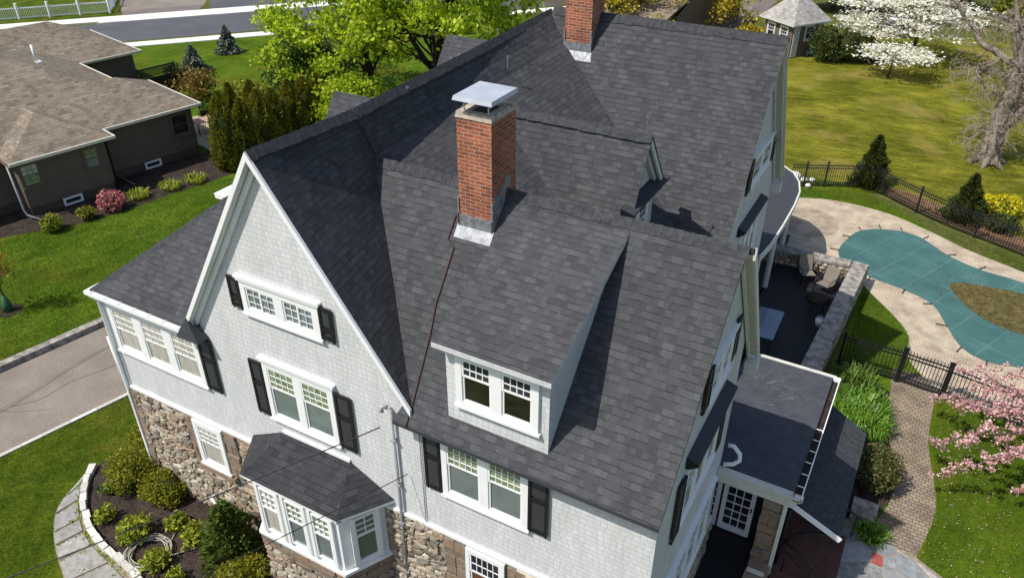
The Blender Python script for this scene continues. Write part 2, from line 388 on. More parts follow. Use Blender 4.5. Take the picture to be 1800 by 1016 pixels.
MT['bark'] = plain('bark', (.085, .07, .058), .95, 0, .1, .45, 7, .03)
MT['bark_pale'] = plain('pale_bark', (.225, .185, .148), .95, 0, .1, .4, 4, .02)
MT['bark_dark'] = plain('dark_bark', (.035, .029, .025), .95, 0, .1, .4, 7, .02)
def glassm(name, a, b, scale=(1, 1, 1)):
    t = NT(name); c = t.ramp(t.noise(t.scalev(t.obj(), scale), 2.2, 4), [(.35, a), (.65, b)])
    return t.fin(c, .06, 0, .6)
MT['g_green'] = glassm('pane_painted_reflection', (.10, .15, .07), (.30, .36, .22), (2, 2, 5))  # green tree reflection painted into the pane colour
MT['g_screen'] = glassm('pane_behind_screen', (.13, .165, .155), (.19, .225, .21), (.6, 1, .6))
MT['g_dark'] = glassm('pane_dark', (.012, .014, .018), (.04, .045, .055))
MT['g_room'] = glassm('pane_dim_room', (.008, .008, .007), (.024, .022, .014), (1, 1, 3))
MT['g_lace'] = glassm('pane_lace_curtain', (.36, .345, .30), (.52, .50, .44), (4, 1, 1))
MT['g_blue'] = glassm('pane_bluish', (.13, .165, .18), (.24, .275, .29), (3, 1, 1))
MT['g_brown'] = glassm('pane_brown_curtain', (.10, .045, .02), (.15, .075, .035), (1, 1, 1))
def blindm():
    t = NT('pane_with_blind'); x = t.sep(t.obj()); f = t.math('FRACT', t.math('DIVIDE', x[2], .045))
    return t.fin(t.ramp(f, [(.0, (.05, .065, .045)), (.5, (.20, .24, .17)), (1, (.13, .16, .11))]), .12, 0, .6)
MT['g_blind'] = blindm()
MT['rubber'] = plain('cable_black', (.02, .018, .018), .6)
MT['copper'] = plain('conductor_cable', (.06, .028, .024), .6)
MT['grey_pipe'] = plain('grey_conduit', (.33, .34, .35), .5, .2)
MT['hose'] = plain('hose_vinyl', (.34, .33, .27), .5)
MT['L_maple'] = leafm('maple_leaves', [(.12, .20, .008), (.28, .40, .018), (.45, .56, .035), (.58, .64, .06)], .5, .45)
MT['L_dark'] = leafm('evergreen_leaves', [(.02, .032, .008), (.05, .072, .012), (.10, .125, .022)], .6, .15)
MT['L_spruce'] = leafm('spruce_needles', [(.06, .08, .06), (.14, .17, .13), (.28, .31, .25)], .7, .1)
MT['L_arb'] = leafm('arborvitae_foliage', [(.07, .085, .008), (.16, .18, .016), (.29, .28, .03), (.27, .20, .03)], .6, .2)
MT['L_rust'] = leafm('rusty_foliage', [(.10, .07, .015), (.2, .14, .03), (.26, .16, .05), (.15, .16, .03)], .6, .3)
MT['L_yew'] = leafm('yew_foliage', [(.09, .10, .006), (.22, .235, .014), (.36, .35, .025)], .6, .3)
MT['L_bright'] = leafm('fresh_leaves', [(.07, .11, .008), (.19, .24, .018), (.33, .37, .03), (.42, .42, .05)], .5, .3)
MT['L_box'] = leafm('boxwood_leaves', [(.05, .055, .015), (.11, .11, .035), (.20, .18, .065)], .6, .15)
MT['L_lily'] = leafm('lily_blades', [(.05, .12, .012), (.12, .25, .02), (.23, .40, .045)], .4, .35)
MT['L_hedge'] = leafm('hedge_leaves', [(.035, .07, .008), (.08, .15, .015), (.13, .20, .02)], .6, .2)
MT['L_conif'] = leafm('bush_needles', [(.04, .065, .012), (.09, .135, .022), (.17, .22, .04)], .6, .25)
MT['L_grassC'] = leafm('grass_blades_bright', [(.055, .09, .006), (.12, .18, .012), (.21, .28, .025)], .6, .35)  # brighter green blades for the lawn beside the block path
MT['L_yellow'] = leafm('yellow_flowers', [(.32, .30, .01), (.55, .48, .01), (.7, .6, .02)], .6, .3)
MT['L_ygreen'] = leafm('yellow_green_flowers', [(.22, .17, .01), (.42, .34, .02), (.56, .46, .04)], .6, .35)
MT['L_orange'] = leafm('orange_new_leaves', [(.30, .14, .02), (.40, .22, .03), (.28, .24, .03), (.16, .17, .03)], .6, .35)
MT['L_white'] = leafm('white_bracts', [(.50, .50, .42), (.78, .77, .72), (.86, .85, .82)], .6, .25)
MT['L_pinkshrub'] = leafm('azalea_flowers', [(.06, .09, .03), (.45, .10, .14), (.62, .20, .24), (.66, .36, .36)], .6, .2)
MT['L_cherry'] = leafm('cherry_blossom', [(.26, .14, .07), (.62, .33, .36), (.78, .50, .54), (.84, .66, .68)], .6, .3)
MT['L_twig'] = plain('twigs', (.30, .25, .19), .95)
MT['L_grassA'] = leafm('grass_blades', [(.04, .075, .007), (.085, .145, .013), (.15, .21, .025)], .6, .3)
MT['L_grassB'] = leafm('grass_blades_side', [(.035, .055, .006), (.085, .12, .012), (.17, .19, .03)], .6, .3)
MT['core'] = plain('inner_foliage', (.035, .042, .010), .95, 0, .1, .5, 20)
MT['blue_paint'] = plain('blue_paint', (.16, .26, .42), .5)
MT['tarp'] = plain('grey_tarp', (.55, .57, .62), .6)
MT['sling'] = plain('tan_sling', (.20, .175, .14), .8)
MT['table_glass'] = glassm('frosted_table_top', (.16, .20, .27), (.20, .245, .32))
MT['wood'] = plain('teak_top', (.42, .27, .20), .7, 0, .3, .15)
MT['green_bag'] = plain('green_bag', (.03, .10, .045), .6)

# ---------------------------------------------------------------- foliage
def quads(name, C, size, parent, mat, up=0.0, asp=.65, rng=RNG, D=None, tri=False):
    """one leaf-sized quad at every point of C"""
    n = len(C); C = np.asarray(C, float)
    a = rng.normal(size=(n, 3)) if D is None else np.asarray(D, float) + rng.normal(size=(n, 3)) * .25
    a[:, 2] *= (1 - up); a /= np.linalg.norm(a, axis=1)[:, None] + 1e-9
    b = rng.normal(size=(n, 3)); b -= (b * a).sum(1)[:, None] * a
    if up: b[:, 2] *= (1 - up)
    b /= np.linalg.norm(b, axis=1)[:, None] + 1e-9
    s = size * rng.uniform(.6, 1.35, n)[:, None]
    A = a * s; B = b * s * asp
    if tri:
        V = np.stack([C - B * .5, C + B * .5, C + A * 2], 1).reshape(-1, 3); k = 3
    else:
        nrm = np.cross(a, b) * s * .25
        V = np.stack([C - A, C - B + nrm, C + A, C + B + nrm], 1).reshape(-1, 3); k = 4
    me = bpy.data.meshes.new(name); me.vertices.add(n * k); me.vertices.foreach_set('co', V.ravel().astype('f4'))
    me.loops.add(n * k); me.loops.foreach_set('vertex_index', np.arange(n * k, dtype='i4'))
    me.polygons.add(n); me.polygons.foreach_set('loop_start', np.arange(0, n * k, k, dtype='i4')); me.polygons.foreach_set('loop_total', np.full(n, k, 'i4'))
    me.materials.append(mat); me.update(calc_edges=True); me.validate()
    o = bpy.data.objects.new(name, me); COL.objects.link(o)
    if parent: o.parent = parent
    return o
def shell_pts(n, r, rng, lump=.18, inner=.72, zmin=-1.0):
    """points in the outer shell of a lumpy ellipsoid"""
    d = rng.normal(size=(n * 2, 3)); d /= np.linalg.norm(d, axis=1)[:, None]; d = d[d[:, 2] > zmin][:n]
    k = rng.normal(size=(7, 3)) * 2.2; ph = rng.uniform(0, 6.28, 7)
    f = 1 + lump * np.sin(d @ k.T + ph).sum(1) / 2.6
    t = rng.uniform(inner, 1.04, len(d))
    return d * (f * t)[:, None] * np.array(r), d
def shrub(name, loc, w, h, label, cat, mat, n=900, leaf=.07, group=None, lump=.18, core=True, rng=None, part='foliage', spiky=False):
    rng = rng or RNG
    t = empty(name, (loc[0], loc[1], 0), label, cat, group)
    P, d = shell_pts(n, (w / 2, w / 2, h / 2), rng, lump, .6 if core else .25); P[:, 2] += h / 2; P = P[P[:, 2] > .01]; d = d[:len(P)]
    quads(part, P, leaf, t, mat, 0, .5 if not spiky else .3, rng, None)
    if core:
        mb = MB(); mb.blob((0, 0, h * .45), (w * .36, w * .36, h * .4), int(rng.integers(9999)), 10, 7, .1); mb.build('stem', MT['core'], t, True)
    else:
        mb = MB()
        for i in range(6):
            a = rng.uniform(0, 6.28); mb.tube([(0, 0, 0), (math.cos(a) * w * .15, math.sin(a) * w * .15, h * .45), (math.cos(a) * w * .3, math.sin(a) * w * .3, h * .85)], [.02, .014, .006], 5)
        mb.build('stem', MT['bark'], t, True)
    return t
def conifer(name, loc, w, h, label, cat, mat, n=2600, leaf=.1, group=None, power=1.0, columnar=False, droop=.25, rng=None):
    rng = rng or RNG
    t = empty(name, (loc[0], loc[1], 0), label, cat, group)
    z = rng.uniform(0, 1, n) ** (1.25 if not columnar else .95)
    th = rng.uniform(0, 6.283, n)
    prof = (1 - z) ** power if not columnar else np.clip(np.minimum(1, .6 + z * 2.2) * (1 - z ** 2.3) ** .95, .05, 1)
    tiers = 1 + .16 * np.sin(z * h * 9 + np.sin(th * 5) * .8) * (not columnar) + .17 * np.sin(th * 3 + z * 8 + loc[1] * 7) + .14 * np.sin(th * 7 - z * 13 + loc[0] * 5)
    rad = w / 2 * prof * tiers * rng.uniform(.62, 1.05, n) + .02
    P = np.stack([np.cos(th) * rad, np.sin(th) * rad, z * h * .985 + .05], 1)
    D = np.stack([np.cos(th), np.sin(th), np.full(n, -droop if not columnar else 1.1)], 1)
    quads('crown', P, leaf, t, mat, 0, .42, rng, D)
    mb = MB(); mb.tube([(0, 0, 0), (0, 0, h * .9)], [max(.04, w * .05), .01], 7)
    k = 9
    rings = [(.05, .36), (.3, .36 * ((1 - .3) ** power if not columnar else 1.1)), (.65, .36 * ((1 - .65) ** power if not columnar else .95)), (.92, .03)]
    mb.tube([(0, 0, a * h) for a, _ in rings], [b * w for _, b in rings], k, 1)
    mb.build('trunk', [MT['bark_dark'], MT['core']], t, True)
    return t
def limb(mb, p, q, r0, r1, rng, wob=.12, n=5):
    p, q = Vector(p), Vector(q); L = (q - p).length; pts = []
    for i in range(n + 1):
        f = i / n; o = Vector(rng.normal(size=3)) * (wob * L * .22 * math.sin(math.pi * f)); pts.append(p.lerp(q, f) + o)
    mb.tube(pts, [r0 + (r1 - r0) * i / n for i in range(n + 1)], 7, 0, False); return pts
def broad_tree(name, loc, label, cat, crown_c, crown_r, trunk_r, mat, bark, nclump=70, per=260, leaf=.16, sig=.55, group=None, rng=None, forks=None, flat=0.0):
    rng = rng or RNG
    t = empty(name, (loc[0], loc[1], 0), label, cat, group)
    c = Vector(crown_c); mb = MB()
    top = Vector((c.x * .4, c.y * .4, c.z)); mb.tube([(0, 0, -.05), (0, 0, .4), (c.x * .15, c.y * .15, c.z * .5), top], [trunk_r * 1.35, trunk_r, trunk_r * .8, trunk_r * .5], 10)
    for f in forks or []: limb(mb, f[0], f[1], f[2], f[3], rng)
    P, d = shell_pts(nclump, crown_r, rng, .2, .45, -.7); pts = []
    for i in range(len(P)):
        q = P[i] + np.array(c); base = Vector((c.x * .25, c.y * .25, c.z * rng.uniform(.3, .85)))
        if i % 2 == 0: limb(mb, base, q, trunk_r * .22, .012, rng, .25)
        pts.append(q + rng.normal(size=(per, 3)) * np.array([sig, sig, sig * (.6 if flat == 0 else .22)]))
        for e in range(2):
            q2 = Vector(q + rng.normal(size=3) * sig); limb(mb, Vector(q), q2, .02, .006, rng, .3, 3)
    mb.build('trunk', bark, t, True)
    quads('crown', np.concatenate(pts), leaf, t, mat, flat, .7, rng)
    return t

# ================================================================ MAIN HOUSE
house = empty('shingled_house', (0, 0, 0), 'large white shingled house with dark grey cross gabled roof, fieldstone ground floor and black shutters', 'house')
FR = Frame((0, 0, 0), (1, 0, 0), (0, -1, 0))            # front wall, u = x
FRA = Frame((14.92, 0, 0), (0, 1, 0), (1, 0, 0))        # right gable wall of the near wing, u = y
FRC = Frame((13.1, 0, 0), (0, 1, 0), (1, 0, 0))         # right gable wall of the far wing
def zA(y): return 6.7 + 1.113 * (y + .3)
RX, ZR = 6.5, 11.72
def zC(y): return 11.86 - 1.478 * (12.16 - y)
# ---- walls
mb = MB()
mb.face([(0, 0, 3.6), (14.92, 0, 3.6), (14.92, 0, 6.72), (9.4, 0, 6.85), (RX, 0, 11.5), (3.5, 0, 6.85), (0, 0, 6.62)])
mb.face([(14.92, 0, 1.44), (14.92, 5.25, 1.44), (14.92, 5.25, 7.1), (14.92, 3.1, 10.25), (14.92, 0, 6.8)])
mb.face([(14.92, 0, 1.44), (14.92, 0, 3.6), (14.9, 0, 3.6), (14.9, 0, 1.44)])
mb.face([(14.92, 5.25, 1.44), (13.1, 5.25, 1.44), (13.1, 5.25, 6.7), (14.92, 5.25, 6.7)])
mb.face([(13.1, 5.4, .2), (13.1, 15.85, .2), (13.1, 15.85, 6.4), (13.1, 15.2, 7.3), (13.1, 12.16, 11.6), (13.1, 9.0, 6.95), (13.1, 5.4, 6.0)])
mb.face([(13.1, 15.85, .2), (0, 15.85, .2), (0, 15.85, 6.4), (13.1, 15.85, 6.4)])
mb.face([(0, 15.85, .0), (0, 0, 0), (0, 0, 6.62), (0, 15.85, 6.62)])
mb.build('wall', MT['siding'], house)
# siding skirt board and corner boards, frieze
mb = MB()
FR.box(mb, 0, 14.97, 3.53, 3.62, 0, .06)
FRA.box(mb, -.05, 5.27, 1.36, 1.46, 0, .06)
FR.box(mb, .02, .14, 3.62, 6.5, .002, .03)
FR.box(mb, .0, 3.5, 6.42, 6.62, .003, .05)
mb.build('trim_board', MT['white'], house)

# ---- roofs
vr = [(6.75, 3.1, zA(3.1)), (8.31, 1.46, zA(1.46)), (9.6, .06, zA(.06))]
mb = MB()
top = [(9.41, -.33, zA(-.33)), (15.02, -.33, zA(-.33)), (15.02, 3.1, zA(3.1))] + vr
mb.slab(top, .1, 0, 1)
mb.slab([(15.14, 3.1, zA(3.1)), (15.14, 6.05, 6.33), (6.75, 6.05, 6.33), (6.75, 3.1, zA(3.1))], .13, 0, 1)
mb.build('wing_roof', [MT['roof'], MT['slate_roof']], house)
# steep front facet of the main roof (right) and the left slope
pk = (RX, -.17, ZR); rk = (9.78, -.17, 6.97)
def uvz(p): return (p[1], p[2] / .83)
mb = MB()
M1 = (RX, 2.8, 11.56)
gs = MB(); gs.v = [Vector(p) for p in (pk, rk, vr[2], vr[0], M1)]; gs.f = [[0, 1, 2, 3], [0, 3, 4]]; gs.mi = [0, 0]; gs.uv = [[uvz(gs.v[i]) for i in f] for f in gs.f]
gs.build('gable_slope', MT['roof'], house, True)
lk = (3.52, -.17, 7.04)
ys = [-.17, 2.8, 7.3, 12.16]; zs = [ZR, 11.56, 11.64, 11.76]
for i in range(3):
    f = [(RX, ys[i], zs[i]), (RX, ys[i + 1], zs[i + 1]), (3.52, ys[i + 1], 7.04), (3.52, ys[i], 7.04)]
    mb.face(f, 0, [uvz(p) for p in f])
# shallow middle slope between the two wings
NY = 9; NX = 8
grid = []
for j in range(NY + 1):
    tt = j / NY; y = 3.1 + 9.06 * tt; zr = 11.56 + .2 * tt; yr = 2.8 + 9.36 * tt
    xb, zb = 6.75 + .55 * tt, zA(3.1) + .57 * tt
    row = [(RX, yr, zr), (RX + (xb - RX) * .5, (y + yr) / 2, zb + (zr - zb) * (.5 - .06 * min(1, tt * 4))), (xb, y, zb)]
    for i in range(1, NX + 1): row.append((xb + (12.6 - xb) * i / NX, y, zb - .735 * (12.6 - xb) * i / NX))
    grid.append(row)
for j in range(NY):
    for i in range(len(grid[0]) - 1):
        f = [grid[j][i], grid[j][i + 1], grid[j + 1][i + 1], grid[j + 1][i]]
        def sv(row, i): return -sum((Vector(row[k + 1]) - Vector(row[k])).length for k in range(i))
        uvq = [(grid[j][i][1], sv(grid[j], i)), (grid[j][i][1], sv(grid[j], i + 1)), (grid[j + 1][i][1], sv(grid[j + 1], i + 1)), (grid[j + 1][i][1], sv(grid[j + 1], i))]
        mb.face(f, 0, uvq)
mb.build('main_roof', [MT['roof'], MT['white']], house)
# rakes of the front gable (boxed overhang, mitred at the peak)
def gable_side(a, b, y0, y1, drop0, drop1, name='rake_board', m='white'):
    mb = MB(); a, b = Vector(a), Vector(b); c = []
    for q in (drop0, drop1):
        for (e, yy) in ((a, y0), (b, y0), (b, y1), (a, y1)): c.append(Vector((e.x, yy, e.z - q)))
    mb.hexa(c[4:] + c[:4]); return mb.build(name, MT[m], house)
gable_side(lk, pk, -.21, -.15, -.01, .17); gable_side(pk, rk, -.21, -.15, -.01, .17)
gable_side(lk, pk, -.15, .0, .06, .20); gable_side((3.46, 0, 6.74), (RX, 0, 11.48), -.05, .0, .0, .22, 'frieze'); gable_side((RX, 0, 11.3), (9.7, 0, 6.7), -.04, .0, .0, .1, 'frieze')
# far wing C
mb = MB()
mb.slab([(6.6, 8.4, zC(8.4)), (13.42, 8.4, zC(8.4)), (13.42, 12.16, 11.86), (6.6, 12.16, 11.86)], .1, 0, 1)
mb.slab([(13.42, 12.16, 11.86), (13.42, 16.1, 6.35), (3.0, 16.1, 6.35), (6.6, 12.16, 11.86)], .1, 0, 1)
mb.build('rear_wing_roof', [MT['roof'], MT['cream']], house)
for (x, y0, z0, y1, z1, w) in ((14.95, 3.1, zA(3.1) - .14, 6.03, 6.2, .20), (13.12, 12.2, 11.7, 16.05, 6.25, .22)):
    mb = MB()
    mb.face([(x, y0, z0), (x + w, y0, z0), (x + w, y1, z1), (x, y1, z1)])
    mb.hexa([Vector((x, y0, z0 - .3)), Vector((x + .05, y0, z0 - .3)), Vector((x + .05, y1, z1 - .3)), Vector((x, y1, z1 - .3)), Vector((x, y0, z0 - .01)), Vector((x + .05, y0, z0 - .01)), Vector((x + .05, y1, z1 - .01)), Vector((x, y1, z1 - .01))])
    mb.hexa([Vector((x + w - .03, y0, z0 - .1)), Vector((x + w + .02, y0, z0 - .1)), Vector((x + w + .02, y1, z1 - .1)), Vector((x + w - .03, y1, z1 - .1)), Vector((x + w - .03, y0, z0 + .16)), Vector((x + w + .02, y0, z0 + .16)), Vector((x + w + .02, y1, z1 + .16)), Vector((x + w - .03, y1, z1 + .16))])
    mb.box(x - .02, x + w + .06, y1 - .25, y1 + .08, z1 - .42, z1 - .08)
    mb.build('rake_board', MT['cream'], house)
mb = MB(); mb.box(11.45, 13.08, 5.3, 9.0, 5.9, 6.0); mb.build('valley_roof', MT['roof'], house)
# middle gable B
mb = MB()
bz = 10.48; by = 7.3
mb.slab([(6.9, 6.05, bz - 1.25 * 1.9), (11.66, 6.05, bz - 1.25 * 1.9), (11.66, by, bz), (6.9, by, bz)], .07, 0, 1)
mb.slab([(11.66, by, bz), (11.66, 8.62, bz - 1.32 * 1.28), (6.9, 8.62, bz - 1.32 * 1.28), (6.9, by, bz)], .07, 0, 1)
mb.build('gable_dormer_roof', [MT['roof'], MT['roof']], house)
mb = MB()
mb.face([(11.42, 6.45, 5.0), (11.42, 8.5, 5.0), (11.42, 8.5, 8.9), (11.42, by, bz - .09), (11.42, 6.45, 8.8)])
mb.face([(11.42, 6.45, 5), (11.42, 6.45, 8.8), (7, 6.45, 8.8), (7, 6.45, 5)]); mb.face([(11.42, 8.5, 5), (7, 8.5, 5), (7, 8.5, 8.9), (11.42, 8.5, 8.9)])
mb.build('gable_dormer_wall', MT['siding'], house)
mb = MB()
mb.beam((11.62, by, bz - .12), (11.62, 8.62, bz - 1.32 * 1.28 - .12), .06, .2); mb.beam((11.48, by, bz - .3), (11.48, 8.45, bz - 1.15 * 1.28 - .32), .12, .18)
mb.build('rake_board', MT['cream'], house)
# shed dormer on the front
mb = MB()
A1, A2 = (12.86, -.26, 8.93), (10.44, -.26, 8.93); B2, B1 = (10.44, 2.92, zA(2.92) + .012), (12.86, 2.92, zA(2.92) + .012)
mb.slab([A2, A1, B1, B2], .11, 0, 1)
mb.build('shed_dormer_roof', [MT['roof'], MT['siding']], house)
mb = MB()
x0, x1 = 10.56, 12.72; zt = 8.84
def zd(y): return 8.93 + (zA(2.92) - 8.93) * (y + .26) / 3.18 - .1
mb.face([(x0, -.0, 7.0), (x1, -.0, 7.0), (x1, -.0, zd(0)), (x0, -.0, zd(0))])
for x in (x0, x1): mb.face([(x, 0, 7.0), (x, 2.7, zA(2.7)), (x, 2.7, zd(2.7)), (x, 0, zd(0))])
mb.build('shed_dormer_wall', MT['siding'], house)
# left block hip roof
mb = MB()
e = [(-.04, -.17, 6.71), (3.66, -.17, 6.71)]; ap = (3.95, 4.16, 9.95)
mb.face([e[0], e[1], (4.9, 4.16, 9.95), ap], 0)
mb.face([e[0], ap, (3.95, 6.5, 9.95), (-.04, 9.5, 6.71)][::-1], 0)
mb.face([(-.04, -.17, 6.69), (3.66, -.17, 6.69), (3.66, .1, 6.69), (-.04, .1, 6.69)], 1)
mb.face([ap, (4.9, 4.16, 9.95), (4.9, 6.5, 9.95), (3.95, 6.5, 9.95)], 0)
mb.face([(3.95, 6.5, 9.95), (4.9, 6.5, 9.95), (3.6, 9.5, 6.9), (-.04, 9.5, 6.71)], 0)
mb.build('hip_roof', [MT['roof'], MT['white']], house)
# left side gables peeking over the main ridge
for (y, z, x0) in ((6.85, 10.18, 2.45), (12.2, 10.55, 2.72)):
    mb = MB()
    mb.slab([(x0, y - 1.7, z - 2.2), (5.6, y - 1.7, z - 2.2), (5.6, y, z), (x0, y, z)], .1, 0, 1)
    mb.slab([(5.6, y, z), (5.6, y + 1.7, z - 2.2), (x0, y + 1.7, z - 2.2), (x0, y, z)], .1, 0, 1)
    mb.build('side_gable_roof', [MT['roof'], MT['black']], house)
for (y, z, x0) in ((6.85, 10.18, 2.6), (12.2, 10.55, 2.87)):
    mb = MB(); mb.face([(x0, y - 1.6, z - 4), (x0, y + 1.6, z - 4), (x0, y + 1.6, z - 2.2), (x0, y, z - .12), (x0, y - 1.6, z - 2.2)])
    mb.build('side_gable_wall', MT['siding'], house)
# cornice on the far left eave
mb = MB()
mb.box(-2.1, .3, 5.75, 6.0, 6.25, 6.4); mb.box(-2.0, .3, 5.85, 9.5, 6.0, 6.25); mb.box(-1.85, .3, 5.95, 9.5, 5.2, 6.0)
mb.hexa([Vector(p) for p in ((-2.12, 5.73, 6.4), (.3, 5.73, 6.4), (.3, 9.5, 6.4), (-2.12, 9.5, 6.4), (-1.9, 6.0, 6.5), (.3, 6.0, 6.62), (.3, 9.5, 6.62), (-1.9, 9.5, 6.5))])
mb.box(-1.7, -1.5, 6.1, 6.3, 0, 5.2); mb.box(-1.7, -1.5, 9.0, 9.2, 0, 5.2)
mb.build('side_cornice', MT['white'], house)
mb = MB(); mb.box(-1.75, .2, 6.15, 9.4, 6.63, 6.70); mb.build('side_porch_roof', MT['slate_roof'], house)
# ridge and hip caps: overlapping cap shingles
def caps(mb, p, q, w=.17, step=.2, lift=.02, slope=(1.1, 1.1)):
    p, q = Vector(p), Vector(q); d = (q - p); L = d.length; d.normalize(); sd = d.cross(Vector((0, 0, 1))).normalized(); up = sd.cross(d)
    n = int(L / step); rr = random.Random(int(L * 100))
    for i in range(n):
        a = p + d * (i * L / n) + up * (lift + .009 + rr.uniform(-.004, .006)); b = p + d * ((i + 1.12) * L / n) + up * lift
        ww = w * rr.uniform(.94, 1.06)
        for s, sp in ((-1, slope[0]), (1, slope[1])):
            o = sd * (s * ww) - up * (ww * sp)
            f = [a, b, b + o, a + o] if s > 0 else [b, a, a + o, b + o]
            mb.face(f); g = [a, a + o, a + o - up * .02, a - up * .02]; mb.face(g)
def cap_run(p, q, w, lift, sl, step=.2, name='ridge_cap'):
    mb = MB(); caps(mb, p, q, w, step, lift, sl); return mb.build(name, MT['cap'], house)
cap_run((15.05, 3.1, zA(3.1)), (6.8, 3.1, zA(3.1)), .16, .012, (1.05, 1.4))
mb = MB()
for i in range(3): caps(mb, (RX, ys[i], zs[i]), (RX, ys[i + 1], zs[i + 1]), .135, .16, .03, (1.35, 1.35))
mb.build('ridge_cap', MT['cap'], house)
cap_run((13.44, 12.16, 11.86), (6.7, 12.16, 11.86), .16, .012, (1.35, 1.35))
cap_run((11.66, by, bz), (7.4, by, bz), .15, .012, (1.2, 1.7))
cap_run(e[0], ap, .13, .012, (.35, .55), .3, 'hip_cap')
# gutter along the left block, with straps
mb = MB()
mb.box(-.15, 3.5, -.28, -.18, 6.60, 6.70); mb.box(-.15, -.05, -.18, 9.4, 6.60, 6.70)
for i in range(7): mb.box(.1 + i * .52, .12 + i * .52, -.285, -.14, 6.702, 6.72)
mb.build('gutter', MT['white'], house)
mb = MB()   # little pyramid cap where the rake meets the gutter
pb = [(3.20, -.34, 6.54), (3.92, -.34, 6.54), (3.92, .0, 6.54), (3.20, .0, 6.54)]; pt = (3.55, -.22, 7.10)
for i in range(3): mb.face([pb[i], pb[i + 1], pt])
mb.face([pb[3], pb[0], pt]); mb.face(pb[::-1])
mb.build('return_cap', MT['slate_roof'], house)

# ---- windows
def window(fr, u0, u1, z0, z1, n=2, pm=('g_green', 'g_screen'), grid=(4, 3), split=.58, case=.13, mull=.2, head=True, slider=False, d=.0, sill=True, name='window', headx=.08, cm='white', sm_='white'):
    mb = MB(); D = .06
    fr.box(mb, u0, u0 + case, z0, z1, d, d + D); fr.box(mb, u1 - case, u1, z0, z1, d, d + D)
    fr.box(mb, u0 + case, u1 - case, z1 - case, z1, d, d + D - .002); fr.box(mb, u0 + case, u1 - case, z0, z0 + case * .8, d, d + D - .002)
    if head: fr.box(mb, u0 - headx * .6, u1 + headx * .6, z1, z1 + .06, d, d + D + .03); fr.box(mb, u0 - headx, u1 + headx, z1 + .06, z1 + .12, d, d + D + .045)
    if sill: fr.box(mb, u0 - .04, u1 + .04, z0 - .06, z0, d, d + D + .03)
    inner = (u1 - u0 - 2 * case - mull * (n - 1)) / n; units = []
    for i in range(n):
        a = u0 + case + i * (inner + mull); units.append((a, a + inner))
        if i: fr.box(mb, a - mull, a, z0 + case * .8, z1 - case, d, d + D - .004)
    w = mb.build(name, MT[cm], house)
    zb, zt = z0 + case * .8, z1 - case
    for (a, b) in units:
        s = .045; sm = MB(); up = MB(); lo = MB()
        if slider:
            mid = (a + b) / 2
            for (c, e_, dd) in ((a, mid + .02, .02), (mid - .02, b, .035)):
                fr.box(sm, c, c + s, zb, zt, d + dd - .015, d + dd + .02); fr.box(sm, e_ - s, e_, zb, zt, d + dd - .015, d + dd + .02)
                fr.box(sm, c + s, e_ - s, zb, zb + s, d + dd - .015, d + dd + .018); fr.box(sm, c + s, e_ - s, zt - s, zt, d + dd - .015, d + dd + .018)
                fr.box(sm, (c + e_) / 2 - .008, (c + e_) / 2 + .008, zb + s, zt - s, d + dd, d + dd + .012)
                for k in (1, 2): zz = zb + (zt - zb) * k / 3; fr.box(sm, c + s, e_ - s, zz - .007, zz + .007, d + dd, d + dd + .011)
            fr.rect(up, a, mid, zb, zt, d + .012); fr.rect(lo, mid, b, zb, zt, d + .026)
        else:
            zm = zb + (zt - zb) * split
            for (c0, c1, dd) in ((zb, zm + .02, .012), (zm - .02, zt, .03)):
                fr.box(sm, a, a + s, c0, c1, d + dd - .01, d + dd + .02); fr.box(sm, b - s, b, c0, c1, d + dd - .01, d + dd + .02)
                fr.box(sm, a + s, b - s, c0, c0 + s, d + dd - .01, d + dd + .018); fr.box(sm, a + s, b - s, c1 - s, c1, d + dd - .01, d + dd + .018)
            if grid:
                for k in range(1, grid[0]): x = a + s + (b - a - 2 * s) * k / grid[0]; fr.box(sm, x - .009, x + .009, zm + .02, zt - s, d + .032, d + .046)
                for k in range(1, grid[1]): z = zm + (zt - zm - s) * k / grid[1]; fr.box(sm, a + s, b - s, z - .009, z + .009, d + .032, d + .045)
            fr.rect(lo, a + s, b - s, zb, zm, d + .008); fr.rect(up, a + s, b - s, zm, zt, d + .034)
        sm.build('sash', MT[sm_], w); up.build('pane', MT[pm[0]], w); lo.build('pane', MT[pm[1]], w)
    return w
def shutter(fr, u0, u1, z0, z1, d=.0, rail=.58):
    mb = MB(); s = .06; D = .05; d += .03
    fr.box(mb, u0, u0 + s, z0, z1, d, d + D); fr.box(mb, u1 - s, u1, z0, z1, d, d + D)
    zr = z0 + (z1 - z0) * rail
    for (a, b) in ((z0, z0 + .09), (z1 - .08, z1), (zr - .05, zr + .05)): fr.box(mb, u0 + s, u1 - s, a, b, d, d + D - .003)
    fr.rect(mb, u0 + s, u1 - s, z0, z1, d + .008)
    z = z0 + .11
    while z < z1 - .1:
        if abs(z - zr) > .08:
            mb.face([fr.p(u0 + s, z, d + .038), fr.p(u1 - s, z, d + .038), fr.p(u1 - s, z + .04, d + .014), fr.p(u0 + s, z + .04, d + .014)])
        z += .045
    for u in (u0 + .02, u1 - .05): fr.box(mb, u, u + .03, z0 - .06, z0, d - .02, d + .03)
    return mb.build('shutter', MT['black'], house)
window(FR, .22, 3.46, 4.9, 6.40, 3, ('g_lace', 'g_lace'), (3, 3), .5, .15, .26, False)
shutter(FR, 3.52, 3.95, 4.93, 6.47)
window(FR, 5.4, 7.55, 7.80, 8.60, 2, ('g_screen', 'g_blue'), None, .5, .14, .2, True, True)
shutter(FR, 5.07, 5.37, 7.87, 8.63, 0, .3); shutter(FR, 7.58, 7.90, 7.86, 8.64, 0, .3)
window(FR, 5.57, 7.6, 4.88, 6.52, 2, ('g_green', 'g_screen'), (4, 3), .60)
